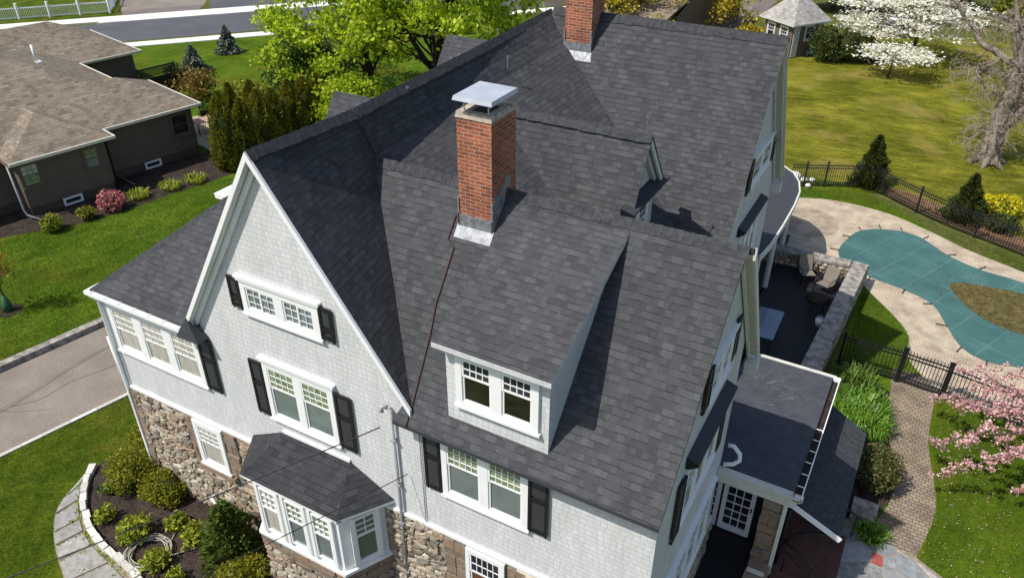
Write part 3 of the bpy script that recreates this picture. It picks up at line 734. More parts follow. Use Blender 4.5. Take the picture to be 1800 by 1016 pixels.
shutter(FR, 5.17, 5.55, 4.91, 6.45); shutter(FR, 7.65, 8.08, 4.91, 6.46)
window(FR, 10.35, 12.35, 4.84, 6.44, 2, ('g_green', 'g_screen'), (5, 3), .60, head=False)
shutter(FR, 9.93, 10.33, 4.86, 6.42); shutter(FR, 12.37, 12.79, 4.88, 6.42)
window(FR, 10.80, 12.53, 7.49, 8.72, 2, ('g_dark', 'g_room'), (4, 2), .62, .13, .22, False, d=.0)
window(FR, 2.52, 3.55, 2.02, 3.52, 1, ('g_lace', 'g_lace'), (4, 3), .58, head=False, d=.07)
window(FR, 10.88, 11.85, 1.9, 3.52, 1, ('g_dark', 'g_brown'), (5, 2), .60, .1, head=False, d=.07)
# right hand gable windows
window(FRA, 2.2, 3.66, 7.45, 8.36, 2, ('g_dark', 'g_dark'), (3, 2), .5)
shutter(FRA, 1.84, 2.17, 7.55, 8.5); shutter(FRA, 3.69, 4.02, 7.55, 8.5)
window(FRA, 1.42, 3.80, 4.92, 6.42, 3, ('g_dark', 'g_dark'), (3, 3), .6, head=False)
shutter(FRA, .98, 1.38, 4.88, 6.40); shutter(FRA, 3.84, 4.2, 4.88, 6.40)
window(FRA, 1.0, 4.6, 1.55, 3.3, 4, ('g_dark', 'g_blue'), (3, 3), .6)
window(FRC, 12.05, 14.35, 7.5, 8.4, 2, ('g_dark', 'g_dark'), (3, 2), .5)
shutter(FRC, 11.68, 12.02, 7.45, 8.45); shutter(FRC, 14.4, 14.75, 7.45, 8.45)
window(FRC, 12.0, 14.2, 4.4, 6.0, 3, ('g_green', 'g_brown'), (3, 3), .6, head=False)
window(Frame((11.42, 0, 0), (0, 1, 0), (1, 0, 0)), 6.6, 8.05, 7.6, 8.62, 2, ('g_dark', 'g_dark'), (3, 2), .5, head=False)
# small pent roofs over the gable windows
for (x, y0, y1, z, dx, h) in ((14.92, 1.36, 3.97, 6.86, .25, .30), (13.1, 11.6, 14.3, 6.42, .25, .32), (11.42, 6.2, 8.72, 9.0, .34, .24)):
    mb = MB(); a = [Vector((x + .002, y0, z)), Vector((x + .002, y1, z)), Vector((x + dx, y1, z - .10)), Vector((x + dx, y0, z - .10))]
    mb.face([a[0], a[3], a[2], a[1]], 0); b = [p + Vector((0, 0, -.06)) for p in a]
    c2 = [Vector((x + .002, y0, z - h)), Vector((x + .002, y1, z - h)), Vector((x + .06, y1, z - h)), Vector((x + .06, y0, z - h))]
    mb.face([a[3], b[3], b[2], a[2]], 1); mb.face([b[3], c2[3], c2[2], b[2]], 1); mb.face([a[0], c2[0], c2[3], b[3], a[3]], 1); mb.face([a[1], a[2], b[2], c2[2], c2[1]], 1)  # black body below the pent stands in for its soffit shadow
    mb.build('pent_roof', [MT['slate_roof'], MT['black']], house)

# ---- stone facing of the ground floor
def rubble(fr, u0, u1, z0, z1, holes, seed, cw=.25, ch=.165, name='stone_facing', depth=.07):
    rr = random.Random(seed); mb = MB(); z = z0
    while z < z1:
        h = ch * rr.uniform(.65, 1.45); u = u0 - rr.uniform(0, .2)
        while u < u1:
            w = cw * rr.choice((.5, .7, .9, 1.1, 1.7)) * rr.uniform(.85, 1.15); cu, cz = u + w / 2, z + h / 2 + rr.uniform(-.04, .04)
            if u0 + .02 < cu < u1 - .02 and cz + h * .3 < z1 and not any(a - w * .3 < cu < b + w * .3 and c - h * .3 < cz < d_ + h * .3 for a, b, c, d_ in holes):
                i0 = len(mb.v); mb.blob((0, 0, 0), (1, 1, 1), rr.randint(0, 99999), 9, 6, .24)
                ang = rr.uniform(-.5, .5); dk_ = rr.uniform(.7, 1.35); ca, sa = math.cos(ang), math.sin(ang)
                for k in range(i0, len(mb.v)):
                    q = mb.v[k]; sq = lambda t_: math.copysign(abs(t_) ** .62, t_)
                    a_, b_ = sq(q.x) * w * .52, sq(q.z) * h * .54
                    mb.v[k] = fr.p(cu + a_ * ca - b_ * sa, cz + a_ * sa + b_ * ca, .02 + sq(q.y) * depth * dk_)
            u += w
        z += h * .93
    f = mb.build(name, MT['stone'], house, False)
    return f
mb = MB()
FR.rect(mb, 0, 14.92, 0, 3.55, .02); FRA.rect(mb, -.02, 5.25, 0, 1.38, .02)
mb.face([(0, 0, 0), (0, 9, 0), (0, 9, 3.55), (0, 0, 3.55)]); mb.build('stone_wall', MT['mortar'], house)
hl = [(2.2, 4.05, 1.75, 3.55), (10.3, 12.2, 1.7, 3.55), (5.0, 8.7, 0, 3.55)]
rubble(FR, .12, 14.9, 0, 3.53, hl, 5)
rubble(FRA, 0, 5.2, .1, 1.36, [], 8)
mb = MB()
def quoins(mb, fr, u0, u1, z0, z1, seed, d0=.015, d1=.085):
    rr = random.Random(seed); z = z0
    while z < z1 - .06:
        h = min(rr.uniform(.16, .34), z1 - z); a = u0 + rr.uniform(-.04, .03); b = u1 + rr.uniform(-.03, .04)
        if rr.random() < .35:
            m = (a + b) / 2; fr.box(mb, a, m - .01, z, z + h - .02, d0, d1 + rr.uniform(-.02, .02)); fr.box(mb, m + .01, b, z, z + h - .02, d0, d1 + rr.uniform(-.02, .02))
        else: fr.box(mb, a, b, z, z + h - .02, d0, d1 + rr.uniform(-.02, .02))
        z += h
for q in ((2.22, 2.5, 2.0, 3.5, 1), (3.57, 4.0, 2.0, 3.5, 2), (10.32, 10.86, .1, 3.5, 3), (11.9, 12.3, .1, 3.5, 4), (.1, .35, 0, 3.5, 6)): mb = MB(); quoins(mb, FR, *q); mb.build('quoin', MT['quoin'], house)
mb = MB(); FR.box(mb, 2.4, 3.7, 1.78, 1.93, .0, .16)
mb.build('stone_sill', MT['quoin'], house)
# basement vent by the stone wall
mb = MB(); FR.box(mb, 2.75, 3.35, .35, .72, .1, .16, 0); mb.build('basement_vent', MT['black'], house)
mb = MB(); mb.tube([FR.p(2.6, .75, .12), FR.p(2.62, .78, .26), FR.p(2.9, .6, .3)], .05, 8); mb.tube([FR.p(3.45, .3, .1), FR.p(3.5, .3, .35)], .05, 8); mb.build('vent_pipe', MT['white'], house, True)

# ---- bay window
bay = MB()
P = lambda x, y, z: Vector((x, y, z))
bl, br_ = 5.56, 8.12; yf = -1.0; zs0, zs1 = 1.98, 3.74
wl, wr = 4.98, 8.66
corners = [(wl, 0), (bl, yf), (br_, yf), (wr, 0)]
for i in range(3):
    a, b = corners[i], corners[i + 1]; bay.face([P(a[0], a[1], zs0), P(b[0], b[1], zs0), P(b[0], b[1], zs1), P(a[0], a[1], zs1)])
bay.prism([(wl - .1, -.0), (bl - .06, yf - .1), (br_ + .06, yf - .1), (wr + .1, -.0)], zs0 - .09, zs0)
bay.prism([(wl - .1, -.0), (bl - .08, yf - .1), (br_ + .08, yf - .1), (wr + .1, -.0)], zs1 - .02, zs1 + .05)
bayo = bay.build('bay_window', MT['white'], house)
mb = MB()
ov = [(4.66, -.0, 3.84), (5.32, -1.12, 3.82), (8.2, -1.12, 3.82), (8.97, 0, 3.84)]; tp = [(5.82, -.012, 4.47), (7.78, -.012, 4.47)]
mb.face([ov[0], ov[1], tp[0]], 0); mb.face([ov[1], ov[2], tp[1], tp[0]], 0); mb.face([ov[2], ov[3], tp[1]], 0)
for i in range(3):
    a, b = Vector(ov[i]), Vector(ov[i + 1]); dz = Vector((0, 0, -.07)); mb.face([a, b, b + dz, a + dz], 1)
mb.face([Vector(p) + Vector((0, 0, -.07)) for p in ov][::-1], 1)
caps(mb, ov[2], tp[1], .09, .24, -.012, (.5, .55)); caps(mb, ov[1], tp[0], .09, .24, -.012, (.5, .55))
mb.box(5.8, 7.8, -.05, -.002, 4.46, 4.54, 1)
mb.build('bay_roof', [MT['roof_dim'], MT['white']], bayo)
hs = house; house = bayo       # bay windows belong to the bay
def paneset(fr, u0, u1, z0, z1, pm, grid, split):
    mb = MB(); s = .05; d = .012
    zm = z0 + (z1 - z0) * split
    for (a, b, c, e_) in ((u0, u0 + s, z0, z1), (u1 - s, u1, z0, z1), (u0 + s, u1 - s, z0, z0 + s), (u0 + s, u1 - s, z1 - s, z1), (u0 + s, u1 - s, zm - .025, zm + .025)): fr.box(mb, a, b, c, e_, d, d + .05)
    for k in range(1, grid[0]): x = u0 + s + (u1 - u0 - 2 * s) * k / grid[0]; fr.box(mb, x - .009, x + .009, zm + .025, z1 - s, d, d + .04)
    for k in range(1, grid[1]): z = zm + (z1 - zm - s) * k / grid[1]; fr.box(mb, u0 + s, u1 - s, z - .009, z + .009, d, d + .038)
    fr.box(mb, u0 - .09, u0, z0 - .08, z1 + .08, d - .01, d + .07); fr.box(mb, u1, u1 + .09, z0 - .08, z1 + .08, d - .01, d + .07)
    fr.rect(mb, u0, u1, z0, zm, d + .006, 2); fr.rect(mb, u0, u1, zm, z1, d + .012, 1)
    return mb.build('sash', [MT['white'], MT[pm[0]], MT[pm[1]]], house)
FB = Frame((bl, yf, 0), (1, 0, 0), (0, -1, 0))
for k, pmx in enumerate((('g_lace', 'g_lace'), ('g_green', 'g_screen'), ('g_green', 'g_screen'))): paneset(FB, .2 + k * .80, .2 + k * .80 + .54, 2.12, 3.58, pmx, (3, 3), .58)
dv = Vector((wr - br_, -yf, 0)); FBR = Frame((br_, yf, 0), dv, Vector((dv.y, -dv.x, 0)))
paneset(FBR, .32, .86, 2.12, 3.55, ('g_blind', 'g_blind'), (2, 3), .60)
dv = Vector((bl - wl, yf, 0)); FBL = Frame((wl, 0, 0), dv, Vector((dv.y, -dv.x, 0)))
paneset(FBL, .32, .86, 2.12, 3.55, ('g_dark', 'g_screen'), (2, 3), .60)
house = hs
mb = MB()
mb.prism([(wl - .02, 0), (bl - .02, yf - .02), (br_ + .02, yf - .02), (wr + .02, 0)], 0, zs0 - .09)
mb.build('bay_stone_base', MT['mortar'], house)
rubble(FB, -.0, br_ - bl, 0, 1.5, [], 21, .34, .2, 'bay_stone_facing', .07)
rubble(FBR, 0, 1.1, 0, 1.5, [], 22, .34, .2, 'bay_stone_facing', .07)
mb = MB()
rr = random.Random(4)
for fr, L in ((FB, br_ - bl), (FBR, 1.12)):
    for (za, zb_) in ((1.52, 1.69), (1.71, 1.87)):
        u = -.05
        while u < L:
            w = min(rr.uniform(.35, .9), L + .04 - u); fr.box(mb, u, u + w - .02, za, zb_, -.01, .09 + rr.uniform(-.02, .02)); u += w
mb.build('bay_stone_ledge', MT['quoin'], house)

# ---- chimneys
def chimney(x0, x1, y0, y1, zb, zt, capped):
    mb = MB(); mb.box(x0, x1, y0, y1, zb, zt); c = mb.build('chimney', MT['brick'], house)
    mb = MB()
    t_ = .17
    for (a, b, cc, d) in ((x0 - .015, x1 + .015, y0 - .015, y0 + t_), (x0 - .015, x1 + .015, y1 - t_, y1 + .015), (x0 - .015, x0 + t_, y0 + t_, y1 - t_), (x1 - t_, x1 + .015, y0 + t_, y1 - t_)):
        mb.hexa([P(a, cc, zt + .002), P(b, cc, zt + .002), P(b, d, zt + .002), P(a, d, zt + .002), P(a + .02, cc + .02, zt + .12), P(b - .02, cc + .02, zt + .12), P(b - .02, d - .02, zt + .12), P(a + .02, d - .02, zt + .12)])
    mb.build('chimney_crown', MT['crown'], c)
    if capped:
        mb = MB(); mb.box(x0 + t_, x1 - t_, y0 + t_, y1 - t_, zt + .003, zt + .05); mb.build('flue', MT['flue_fill'], c)  # flat dark slab in place of an open flue
        mb = MB(); zc = zt + .45
        mb.prism([(x0 + .06, y0 - .13), (x1 + .06, y0 - .13), (x1 + .06, y1 - .14), (x0 + .06, y1 - .14)], zc - .04, zc)
        bx = [(x0 + .04, y0 - .18), (x1 + .12, y0 - .18), (x1 + .12, y1 - .12), (x0 + .04, y1 - .12)]; ix = [(x0 + .06, y0 - .155), (x1 + .10, y0 - .155), (x1 + .10, y1 - .14), (x0 + .06, y1 - .14)]
        for i in range(4):
            j = (i + 1) % 4; mb.face([P(*bx[i], zc - .06), P(*bx[j], zc - .06), P(*ix[j], zc + .02), P(*ix[i], zc + .02)])
        mb.face([P(*p, zc + .02) for p in ix])
        mb.build('chimney_cap', MT['steel'], c)
        mb = MB()
        for (x, y) in ((x0 + .12, y0 + .1), (x1 - .12, y0 + .1), (x1 - .12, y1 - .1), (x0 + .12, y1 - .1)): mb = MB(); mb.beam((x, y, zt + .1), (x + .02, y, zc - .04), .025, .025); mb.build('cap_bracket', MT['steel'], c)
    return c
ch1 = chimney(9.36, 10.14, 2.47, 3.42, 9.2, 12.06, True)
mb = MB()
zf = zA(2.47)
mb.box(9.345, 10.155, 2.44, 2.468, zf - .1, zf + .24); mb.box(9.34, 9.372, 2.44, 3.0, zf, zf + .62); mb.box(10.128, 10.16, 2.44, 3.0, zf, zf + .62)
a, b = zA(2.27) + .012, zA(2.46) + .015
mb.face([(9.32, 2.27, a), (10.18, 2.27, a), (10.18, 2.47, b + .02), (9.32, 2.47, b + .02)]); mb.face([(9.32, 2.27, a), (9.32, 2.27, a - .02), (10.18, 2.27, a - .02), (10.18, 2.27, a)])
for k in range(3): z = zf + .7 + k * .14; mb.box(10.132, 10.165, 2.5 + k * .22, 2.72 + k * .22, z - .22, z + .04)
mb.build('flashing', MT['lead'], ch1)
ch2 = chimney(7.3, 8.12, 11.5, 12.35, 10.4, 13.6, False)
mb = MB(); zf = zC(11.5) + .1
mb.box(7.28, 8.14, 11.475, 11.498, zf - .4, zf + .12); mb.box(7.27, 7.31, 11.47, 11.6, zf - .2, zf + .5); mb.box(8.1, 8.15, 11.47, 11.6, zf - .2, zf + .5)
zz = zC(11.33) + .015; zy = zC(11.5) + .02
mb.face([(7.2, 11.33, zz), (8.22, 11.33, zz), (8.16, 11.5, zy), (7.26, 11.5, zy)]); mb.face([(7.2, 11.33, zz), (7.2, 11.33, zz - .025), (8.22, 11.33, zz - .025), (8.22, 11.33, zz)])
mb.build('flashing', MT['lead'], ch2)

# ---- pipes and cables on the house
mb = MB()
mb.tube([(-.02, -.23, 6.6), (.0, -.16, 6.5), (.04, -.09, 6.35), (.04, -.09, .25), (.02, -.2, .08)], .045, 8); mb.tube([(-.08, -.1, 5.2), (.02, -.1, 3.4)], .035, 8)
mb.build('downspout', MT['white'], house, True)
mb = MB(); mb.tube([(9.18, -.08, 6.65), (9.18, -.08, 0.2)], .036, 10)
for z in (5.8, 4.5, 3.3, 1.6): mb.box(9.12, 9.24, -.13, -.002, z, z + .03)
mb.tube([(9.05, -.2, 6.62), (9.02, -.16, 6.72), (9.12, -.08, 6.7)], .05, 8)
mb.build('service_conduit', MT['grey_pipe'], house, True)
mb = MB(); mb.tube([(9.62, -.28, 6.62), (9.75, -.04, 6.5), (9.82, -.03, 6.3), (9.82, -.03, .3)], .011, 6); mb.build('conductor_cable', MT['grey_pipe'], house, True)
mb = MB()
pth = [(9.22, 2.55, zA(2.55) + .03), (9.22, 2.2, zA(2.2) + .03), (9.42, 2.12, zA(2.12) + .03), (9.47, 1.3, zA(1.3) + .03), (9.58, .9, zA(.9) + .03), (9.74, -.1, zA(-.1) + .03), (9.76, -.35, zA(-.35) + .01)]
mb.tube(pth, .02, 6)

mb.build('conductor_cable', MT['copper'], house, True)
mb = MB(); mb.tube([(RX + .05, 2.8, 11.62), (RX + .17, 2.94, 11.1), (6.80, 3.08, zA(3.1) + .06)], .013, 6); mb.build('conductor_cable', MT['rubber'], house, True)
def rod(x, y, z, h=.45):
    mb.tube([(x, y, z), (x, y, z + h)], .014, 6)
    for s in (-1, 1): mb.tube([(x, y, z + h * .6), (x + .05 * s, y, z + h)], .008, 5)
for q in ((11.5, 7.3, 10.5, .5), (7.2, 8.3, 11.1, .36), (RX, 9.0, 11.7, .2), (RX + .1, 4.7, 11.5, .06)): mb = MB(); rod(*q); mb.build('lightning_rod', MT['lead'], house)
# ---- side porch (flat roof), veranda, entry awning
pz = 3.29
mb = MB()
mb.slab([(14.3, 5.2, pz), (16.72, 5.2, pz), (16.72, 10.1, pz), (14.3, 10.1, pz)], .06, 0, 1); mb.build('porch_roof', [MT['membrane'], MT['cream']], house)
mb = MB()
for (dz, dy) in ((0, .0), (-.1, .05), (-.2, .1)):
    mb.box(14.93, 16.95 - dy, 5.06 + dy, 5.2, pz - .12 + dz, pz - .03 + dz)
mb.box(14.93, 16.8, 5.17, 5.3, pz - .5, pz - .3); mb.box(16.64, 16.70, 5.2, 10.1, pz - .45, pz - .07)
mb.box(14.4, 16.8, 10.08, 10.18, pz - .4, pz + .03)
mb.build('porch_cornice', MT['cream'], house)
mb = MB()
mb.box(16.72, 16.74, 5.08, 10.15, pz - .16, pz + .0, 1); mb.box(16.895, 16.92, 5.06, 10.15, pz - .16, pz - .0, 0); mb.box(16.74, 16.895, 5.08, 10.15, pz - .17, pz - .07, 1)
for i in range(6): mb.box(16.73, 16.91, 5.45 + i * .45, 5.475 + i * .45, pz - .02, pz - .006, 0)
mb.box(16.74, 16.93, 10.03, 10.15, pz - .16, pz + .02, 0)
mb.build('porch_gutter', [MT['white'], MT['bark_dark']], house)
mb = MB(); mb.tube([(14.98, 5.48, 3.75), (15.12, 5.5, 3.76), (15.3, 5.45, 3.62), (15.33, 5.38, 3.48), (15.22, 5.28, 3.4), (15.0, 5.2, 3.36)], .055, 10); mb.build('downspout', MT['white'], house, True)
FP = Frame((14.92, 6.1, 0), (1, 0, 0), (0, -1, 0))
mb = MB(); mb.face([(14.0, 6.1, .3), (16.55, 6.1, .3), (16.55, 6.1, pz), (14.0, 6.1, pz)]); mb.face([(16.55, 6.1, .3), (16.55, 10.05, .3), (16.55, 10.05, pz - .07), (16.55, 6.1, pz - .07)]); mb.face([(14.0, 10.05, .3), (16.55, 10.05, .3), (16.55, 10.05, pz - .07), (14, 10.05, pz - .07)])
mb.build('porch_wall', MT['black'], house)
def french(u0, u1, z0, z1, nx, ny):
    mb = MB(); s = .115
    for (a, b, c, d) in ((u0, u0 + s, z0, z1), (u1 - s, u1, z0, z1), (u0 + s, u1 - s, z1 - s, z1), (u0 + s, u1 - s, z0, z0 + .2)): FP.box(mb, a, b, c, d, .03, .09)
    for k in range(1, nx): x = u0 + s + (u1 - u0 - 2 * s) * k / nx; FP.box(mb, x - .012, x + .012, z0 + .2, z1 - s, .045, .08)
    for k in range(1, ny): z = z0 + .2 + (z1 - s - z0 - .2) * k / ny; FP.box(mb, u0 + s, u1 - s, z - .012, z + .012, .045, .079)
    d = mb.build('french_door', MT['white'], house)
    pb = MB(); FP.rect(pb, u0 + s, u1 - s, z0 + .2, z1 - s, .05); pb.build('pane', MT['g_dark'], d); return d
french(-.50, .04, .34, 2.3, 2, 6); d_ = french(.10, .94, .34, 2.34, 3, 6)
mb = MB(); FP.box(mb, .86, .895, 1.3, 1.42, .09, .13); mb.build('handle', MT['black'], d_)
mb = MB()
FP.box(mb, .1, .95, 2.36, 2.56, .02, .06); FP.box(mb, -.3, .95, 2.62, 2.80, .02, .07)
for k in range(3): FP.box(mb, .2 + k * .25, .4 + k * .25, 2.42, 2.5, .061, .064)
mb.build('door_head', MT['white'], house)
mb = MB(); mb.box(16.1, 16.56, 5.32, 5.75, .1, 2.85); mb.build('stone_column', MT['mortar'], house)
mb = MB(); FCc = Frame((16.1, 5.32, 0), (1, 0, 0), (0, -1, 0)); quoins(mb, FCc, .02, .45, .1, 2.85, 31); mb.build('column_stone', MT['quoin'], house)
mb = MB(); mb.box(16.58, 16.67, 5.14, 5.23, .3, pz - .3); mb.build('porch_post', MT['cream'], house)
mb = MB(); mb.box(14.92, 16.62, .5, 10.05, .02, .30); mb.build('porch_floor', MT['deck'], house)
mb = MB(); rrr = random.Random(9)
for k in range(7): mb.box(16.12 + rrr.uniform(-.03, .03), 16.62 + rrr.uniform(-.03, .03), 2.1 + k * .46, 2.54 + k * .46, .0, .62 + rrr.uniform(-.03, .03))
mb.build('parapet', MT['quoin'], house)
mb = MB(); mb.box(16.14, 16.56, 4.72, 4.8, .62, .70); mb.build('parapet_cap', MT['cream'], house)
# rear veranda with rounded roof
va = [(6, 15.9), (13.15, 15.9), (13.28, 17), (13.32, 18.8), (13.32, 20.6), (13.24, 22.0), (13.0, 23.0), (12.6, 23.8), (12.0, 24.4), (11, 24.7), (6, 24.7)]
mb = MB(); mb.prism(va, pz - .05, pz + .0, 0)
mb.build('veranda_roof', MT['slate_roof'], house)
mb = MB()
for i in range(1, len(va) - 2):
    a, b = Vector((*va[i], 0)), Vector((*va[i + 1], 0)); d = (b - a).normalized(); n = Vector((d.y, -d.x, 0)) * .06
    mb.hexa([a + P(0, 0, pz - .2), b + P(0, 0, pz - .2), b + n + P(0, 0, pz - .2), a + n + P(0, 0, pz - .2), a + P(0, 0, pz + .03), b + P(0, 0, pz + .03), b + n + P(0, 0, pz + .03), a + n + P(0, 0, pz + .03)])
for (x, y) in ((13.1, 16.1), (13.1, 19.0), (13.0, 22.0), (12.0, 24)): mb.tube([(x, y, .3), (x, y, pz - .15)], .11, 10)
mb.build('veranda_cornice', MT['cream'], house)
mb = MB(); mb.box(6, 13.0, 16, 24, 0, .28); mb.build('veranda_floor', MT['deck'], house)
# entry awning: lower shingled shed roof beyond the porch gutter
mb = MB(); mb.slab([(16.7, 5.52, 2.62), (17.96, 5.56, 2.0), (17.96, 9.76, 2.0), (16.7, 9.9, 2.62)], .05, 0, 1); mb.build('awning_roof', [MT['cap'], MT['black']], house)
mb = MB(); mb.beam((16.66, 5.50, 2.60), (17.98, 5.54, 1.96), .05, .13); mb.build('barge_board', MT['white'], house)
mb = MB()
arc = [(16.72 + 1.1 * (1 - math.cos(a)), 5.62, .75 + 1.15 * math.sin(a)) for a in [i * math.pi / 2 / 8 for i in range(9)]]
mb.tube(arc, .045, 8); mb.tube([(16.72, 5.62, .2), (16.72, 5.62, 2.3)], .04, 6); mb.beam((17.8, 5.62, 1.95), (17.8, 9.6, 1.95), .07, .1)
mb.build('awning_bracket', MT['black'], house)

# ================================================================ THE GROUND
def sheet(name, poly, z, mat, label=None, th=None):
    mb = MB()
    if th: mb.prism(poly, z - th, z)
    else: mb.face([(p[0], p[1], z) for p in poly])
    o = mb.build(name, MT[mat]); o['kind'] = 'structure'
    if label: o['label'] = label
    return o
sheet('ground', [(-400, -300), (400, -300), (400, 600), (-400, 600)], -.004, 'lawn_base', 'rough grass ground under and around both gardens')
def smooth(pts, n=6, closed=False):
    pts = [Vector((*p, 0)) if len(p) == 2 else Vector(p) for p in pts]; out = []; N = len(pts)
    rg = range(N) if closed else range(N - 1)
    for i in rg:
        g = lambda k: pts[k % N] if closed else pts[max(0, min(N - 1, k))]
        p0, p1, p2, p3 = g(i - 1), g(i), g(i + 1), g(i + 2)
        for j in range(n):
            t_ = j / n
            out.append(.5 * ((2 * p1) + (p2 - p0) * t_ + (2 * p0 - 5 * p1 + 4 * p2 - p3) * t_ ** 2 + (3 * p1 - p0 - 3 * p2 + p3) * t_ ** 3))
    if not closed: out.append(pts[-1])
    return [tuple(p) for p in out]
OL = Vector((-17.68, 18.23, 0)); E1 = Vector((.974, -.225, 0)); E2 = Vector((.225, .974, 0)); AL = math.atan2(-.225, .974)
def LW(x, y, z=0): return OL + E1 * x + E2 * y + Vector((0, 0, z))
left_lawn = [(-11.5, -14), (-8.2, 3.6), (-1.5, 36), (-10, 62), (-22.5, 49.5), (-40.5, 30.2), (-60, 8)]
sheet('lawn', left_lawn, .0, 'lawn', 'bright green mown lawn of the left garden')
ver = [(-7.2, -14), (-5.05, -1.76), (-4.09, 2.18), (0, 19), (0, 0), (4, -3.4), (6, -4.2), (6, -14)]
sheet('lawn', ver, .0, 'lawn_side', 'strip of lawn between driveway and flower bed')
sheet('lawn', [(17, 3), (30, -6), (40, 10), (36, 22), (22.4, 25), (13, 33), (11, 33), (11, 23), (16.5, 23), (16.5, 10)], .0, 'lawn', 'green lawn round the pool and path')
sheet('lawn', [(8, 31.4), (14.6, 31.6), (15.4, 31.7), (17, 30.5), (19.1, 29.1), (22.4, 27.6), (34, 22.5), (60, 40), (60, 78), (-2, 60), (-2, 31.4)], .004, 'lawn_olive', 'wide dry olive lawn behind the pool fence')
# driveway, kerbs
d1 = Vector((.197, .98, 0)); d2 = Vector((.237, .972, 0))
ku = lambda s: Vector((-8.96, .68, 0)) + d1 * s
kl = lambda s: Vector((-5.05, -1.76, 0)) + d2 * s
mb = MB(); mb.face([(*ku(-16).xy, .006), (*kl(-14).xy, .006), (*kl(45).xy, .006), (*ku(45).xy, .006)], 0)
def strip(mb, pts, w, z, m):
    pts = [Vector((p[0], p[1], z)) for p in pts]
    for i in range(len(pts) - 1):
        d = (pts[i + 1] - pts[i]).normalized(); n = Vector((-d.y, d.x, 0)) * w / 2
        mb.face([pts[i] - n, pts[i + 1] - n, pts[i + 1] + n, pts[i] + n], m)
strip(mb, smooth([(-6.95, -1.5), (-6.9, .4), (-6.98, 2.2), (-6.85, 4.2)], 5), .035, .0095, 1); strip(mb, [(-7.1, -1.6), (-7.02, .5), (-7.1, 2.3), (-6.95, 4.3)], .02, .0095, 1)
strip(mb, smooth([(-6.9, -.2), (-6.4, .5), (-6.35, 1.5), (-6.0, 2.4), (-5.7, 3.3)], 6), .03, .0095, 1)
strip(mb, smooth([(-8.2, -.6), (-6.7, -.4), (-5.6, .4)], 6), .015, .0095, 1)
o = mb.build('driveway', [MT['asphalt'], MT['crack']]); o['kind'] = 'structure'; o['label'] = 'pale beige asphalt driveway beside the house with a long crack'
mb = MB(); rr = random.Random(2); s = -16.0
while s < 42:
    L = rr.uniform(1.2, 2.2); a, b = ku(s), ku(s + L - .02); n = Vector((-d1.y, d1.x, 0))
    mb.hexa([a + P(0, 0, -.05), b + P(0, 0, -.05), b + n * .3 + P(0, 0, -.05), a + n * .3 + P(0, 0, -.05), a + P(0, 0, .23), b + P(0, 0, .23), b + n * .3 + P(0, 0, .24), a + n * .3 + P(0, 0, .24)]); s += L
tag(mb.build('kerb_wall', MT['capstone']), 'low grey stone kerb holding back the lawn along the far driveway edge', 'kerb')
mb = MB(); s = -14.0
while s < 14:
    L = rr.uniform(.5, .9); a, b = kl(s), kl(s + L - .012); n = Vector((d2.y, -d2.x, 0)) * .13
    mb.hexa([a + P(0, 0, -.02), b + P(0, 0, -.02), b + n + P(0, 0, -.02), a + n + P(0, 0, -.02), a + P(0, 0, .05), b + P(0, 0, .05), b + n + P(0, 0, .05), a + n + P(0, 0, .05)]); s += L
tag(mb.build('kerb_edging', MT['granite']), 'thin white granite kerb between driveway and small front lawn', 'kerb')
# street on the far left
dS = Vector((.66, .751, 0)); nS = Vector((-.751, .66, 0))
def st(s, n): v = dS * s + nS * n; return (v.x, v.y)
def band(n0, n1, s0=-60, s1=120): return [st(s0, n0), st(s1, n0), st(s1, n1), st(s0, n1)]
sheet('pavement', band(49.7, 51.0), .07, 'concrete', 'white concrete pavement along the left garden', .12)
sheet('road', band(51.75, 58.4), .004, 'road', 'dark grey asphalt street')
sheet('pavement', band(58.9, 60.6), .10, 'concrete', 'white concrete pavement across the street', .14)
sheet('pavement', [st(-6.3, 58.42), st(60, 58.42), st(60, 60.0), st(-5.2, 60.0)], .098, 'concrete', 'wide dropped kerb apron in front of the opposite drives', .13)
sheet('lawn', band(60.6, 140, -60, -5.0), .004, 'lawn_side', 'lawn across the street behind the white fence')
sheet('driveway', [st(-4.4, 60.6), st(2.0, 60.6), st(2.6, 63), st(-4.6, 63)], .008, 'brown_drive', 'brown strip of drive across the street')
sheet('driveway', [st(-4.6, 63), st(2.6, 63), st(5, 80), st(-6, 80)], .010, 'asphalt', 'pale drive across the street')
sheet('driveway', [st(3.0, 60.6), st(13, 60.6), st(14, 80), st(4.0, 80)], .008, 'road', 'grey drive across the street')
sheet('driveway', [(-1.2, 46), (1.2, 46), (1.2, 90), (-6, 90), (-4, 62)], .009, 'brown_drive', 'grey drive beside the dark neighbouring barn')
# flower bed
sheet('flower_bed', smooth([(-2.1, -.9), (-1.88, .15), (-1.3, .75), (-.7, 1.3)], 4) + [(0, 1.3), (0, 0), (15.5, 0), (15.5, -5), (6, -4.6)] + smooth([(3.6, -3.3), (2.15, -2.75), (.31, -2.48), (-.96, -1.93), (-1.7, -1.4), (-2.1, -.9)], 4), .008, 'mulch', 'dark bark mulch bed in front of the stone wall')
edge = smooth([(-2.18, -.72), (-1.75, -1.28), (-.96, -1.93), (.31, -2.5), (2.15, -2.76), (3.6, -3.3), (5.4, -4.4)], 10)
mb = MB(); i = 0; ed = [Vector(p) for p in edge]; rr = random.Random(6)
acc = [0.0]
for k in range(1, len(ed)): acc.append(acc[-1] + (ed[k] - ed[k - 1]).length)
def along(s):
    for k in range(1, len(ed)):
        if acc[k] >= s: f = (s - acc[k - 1]) / (acc[k] - acc[k - 1]); return ed[k - 1].lerp(ed[k], f)
    return ed[-1]
s = 0
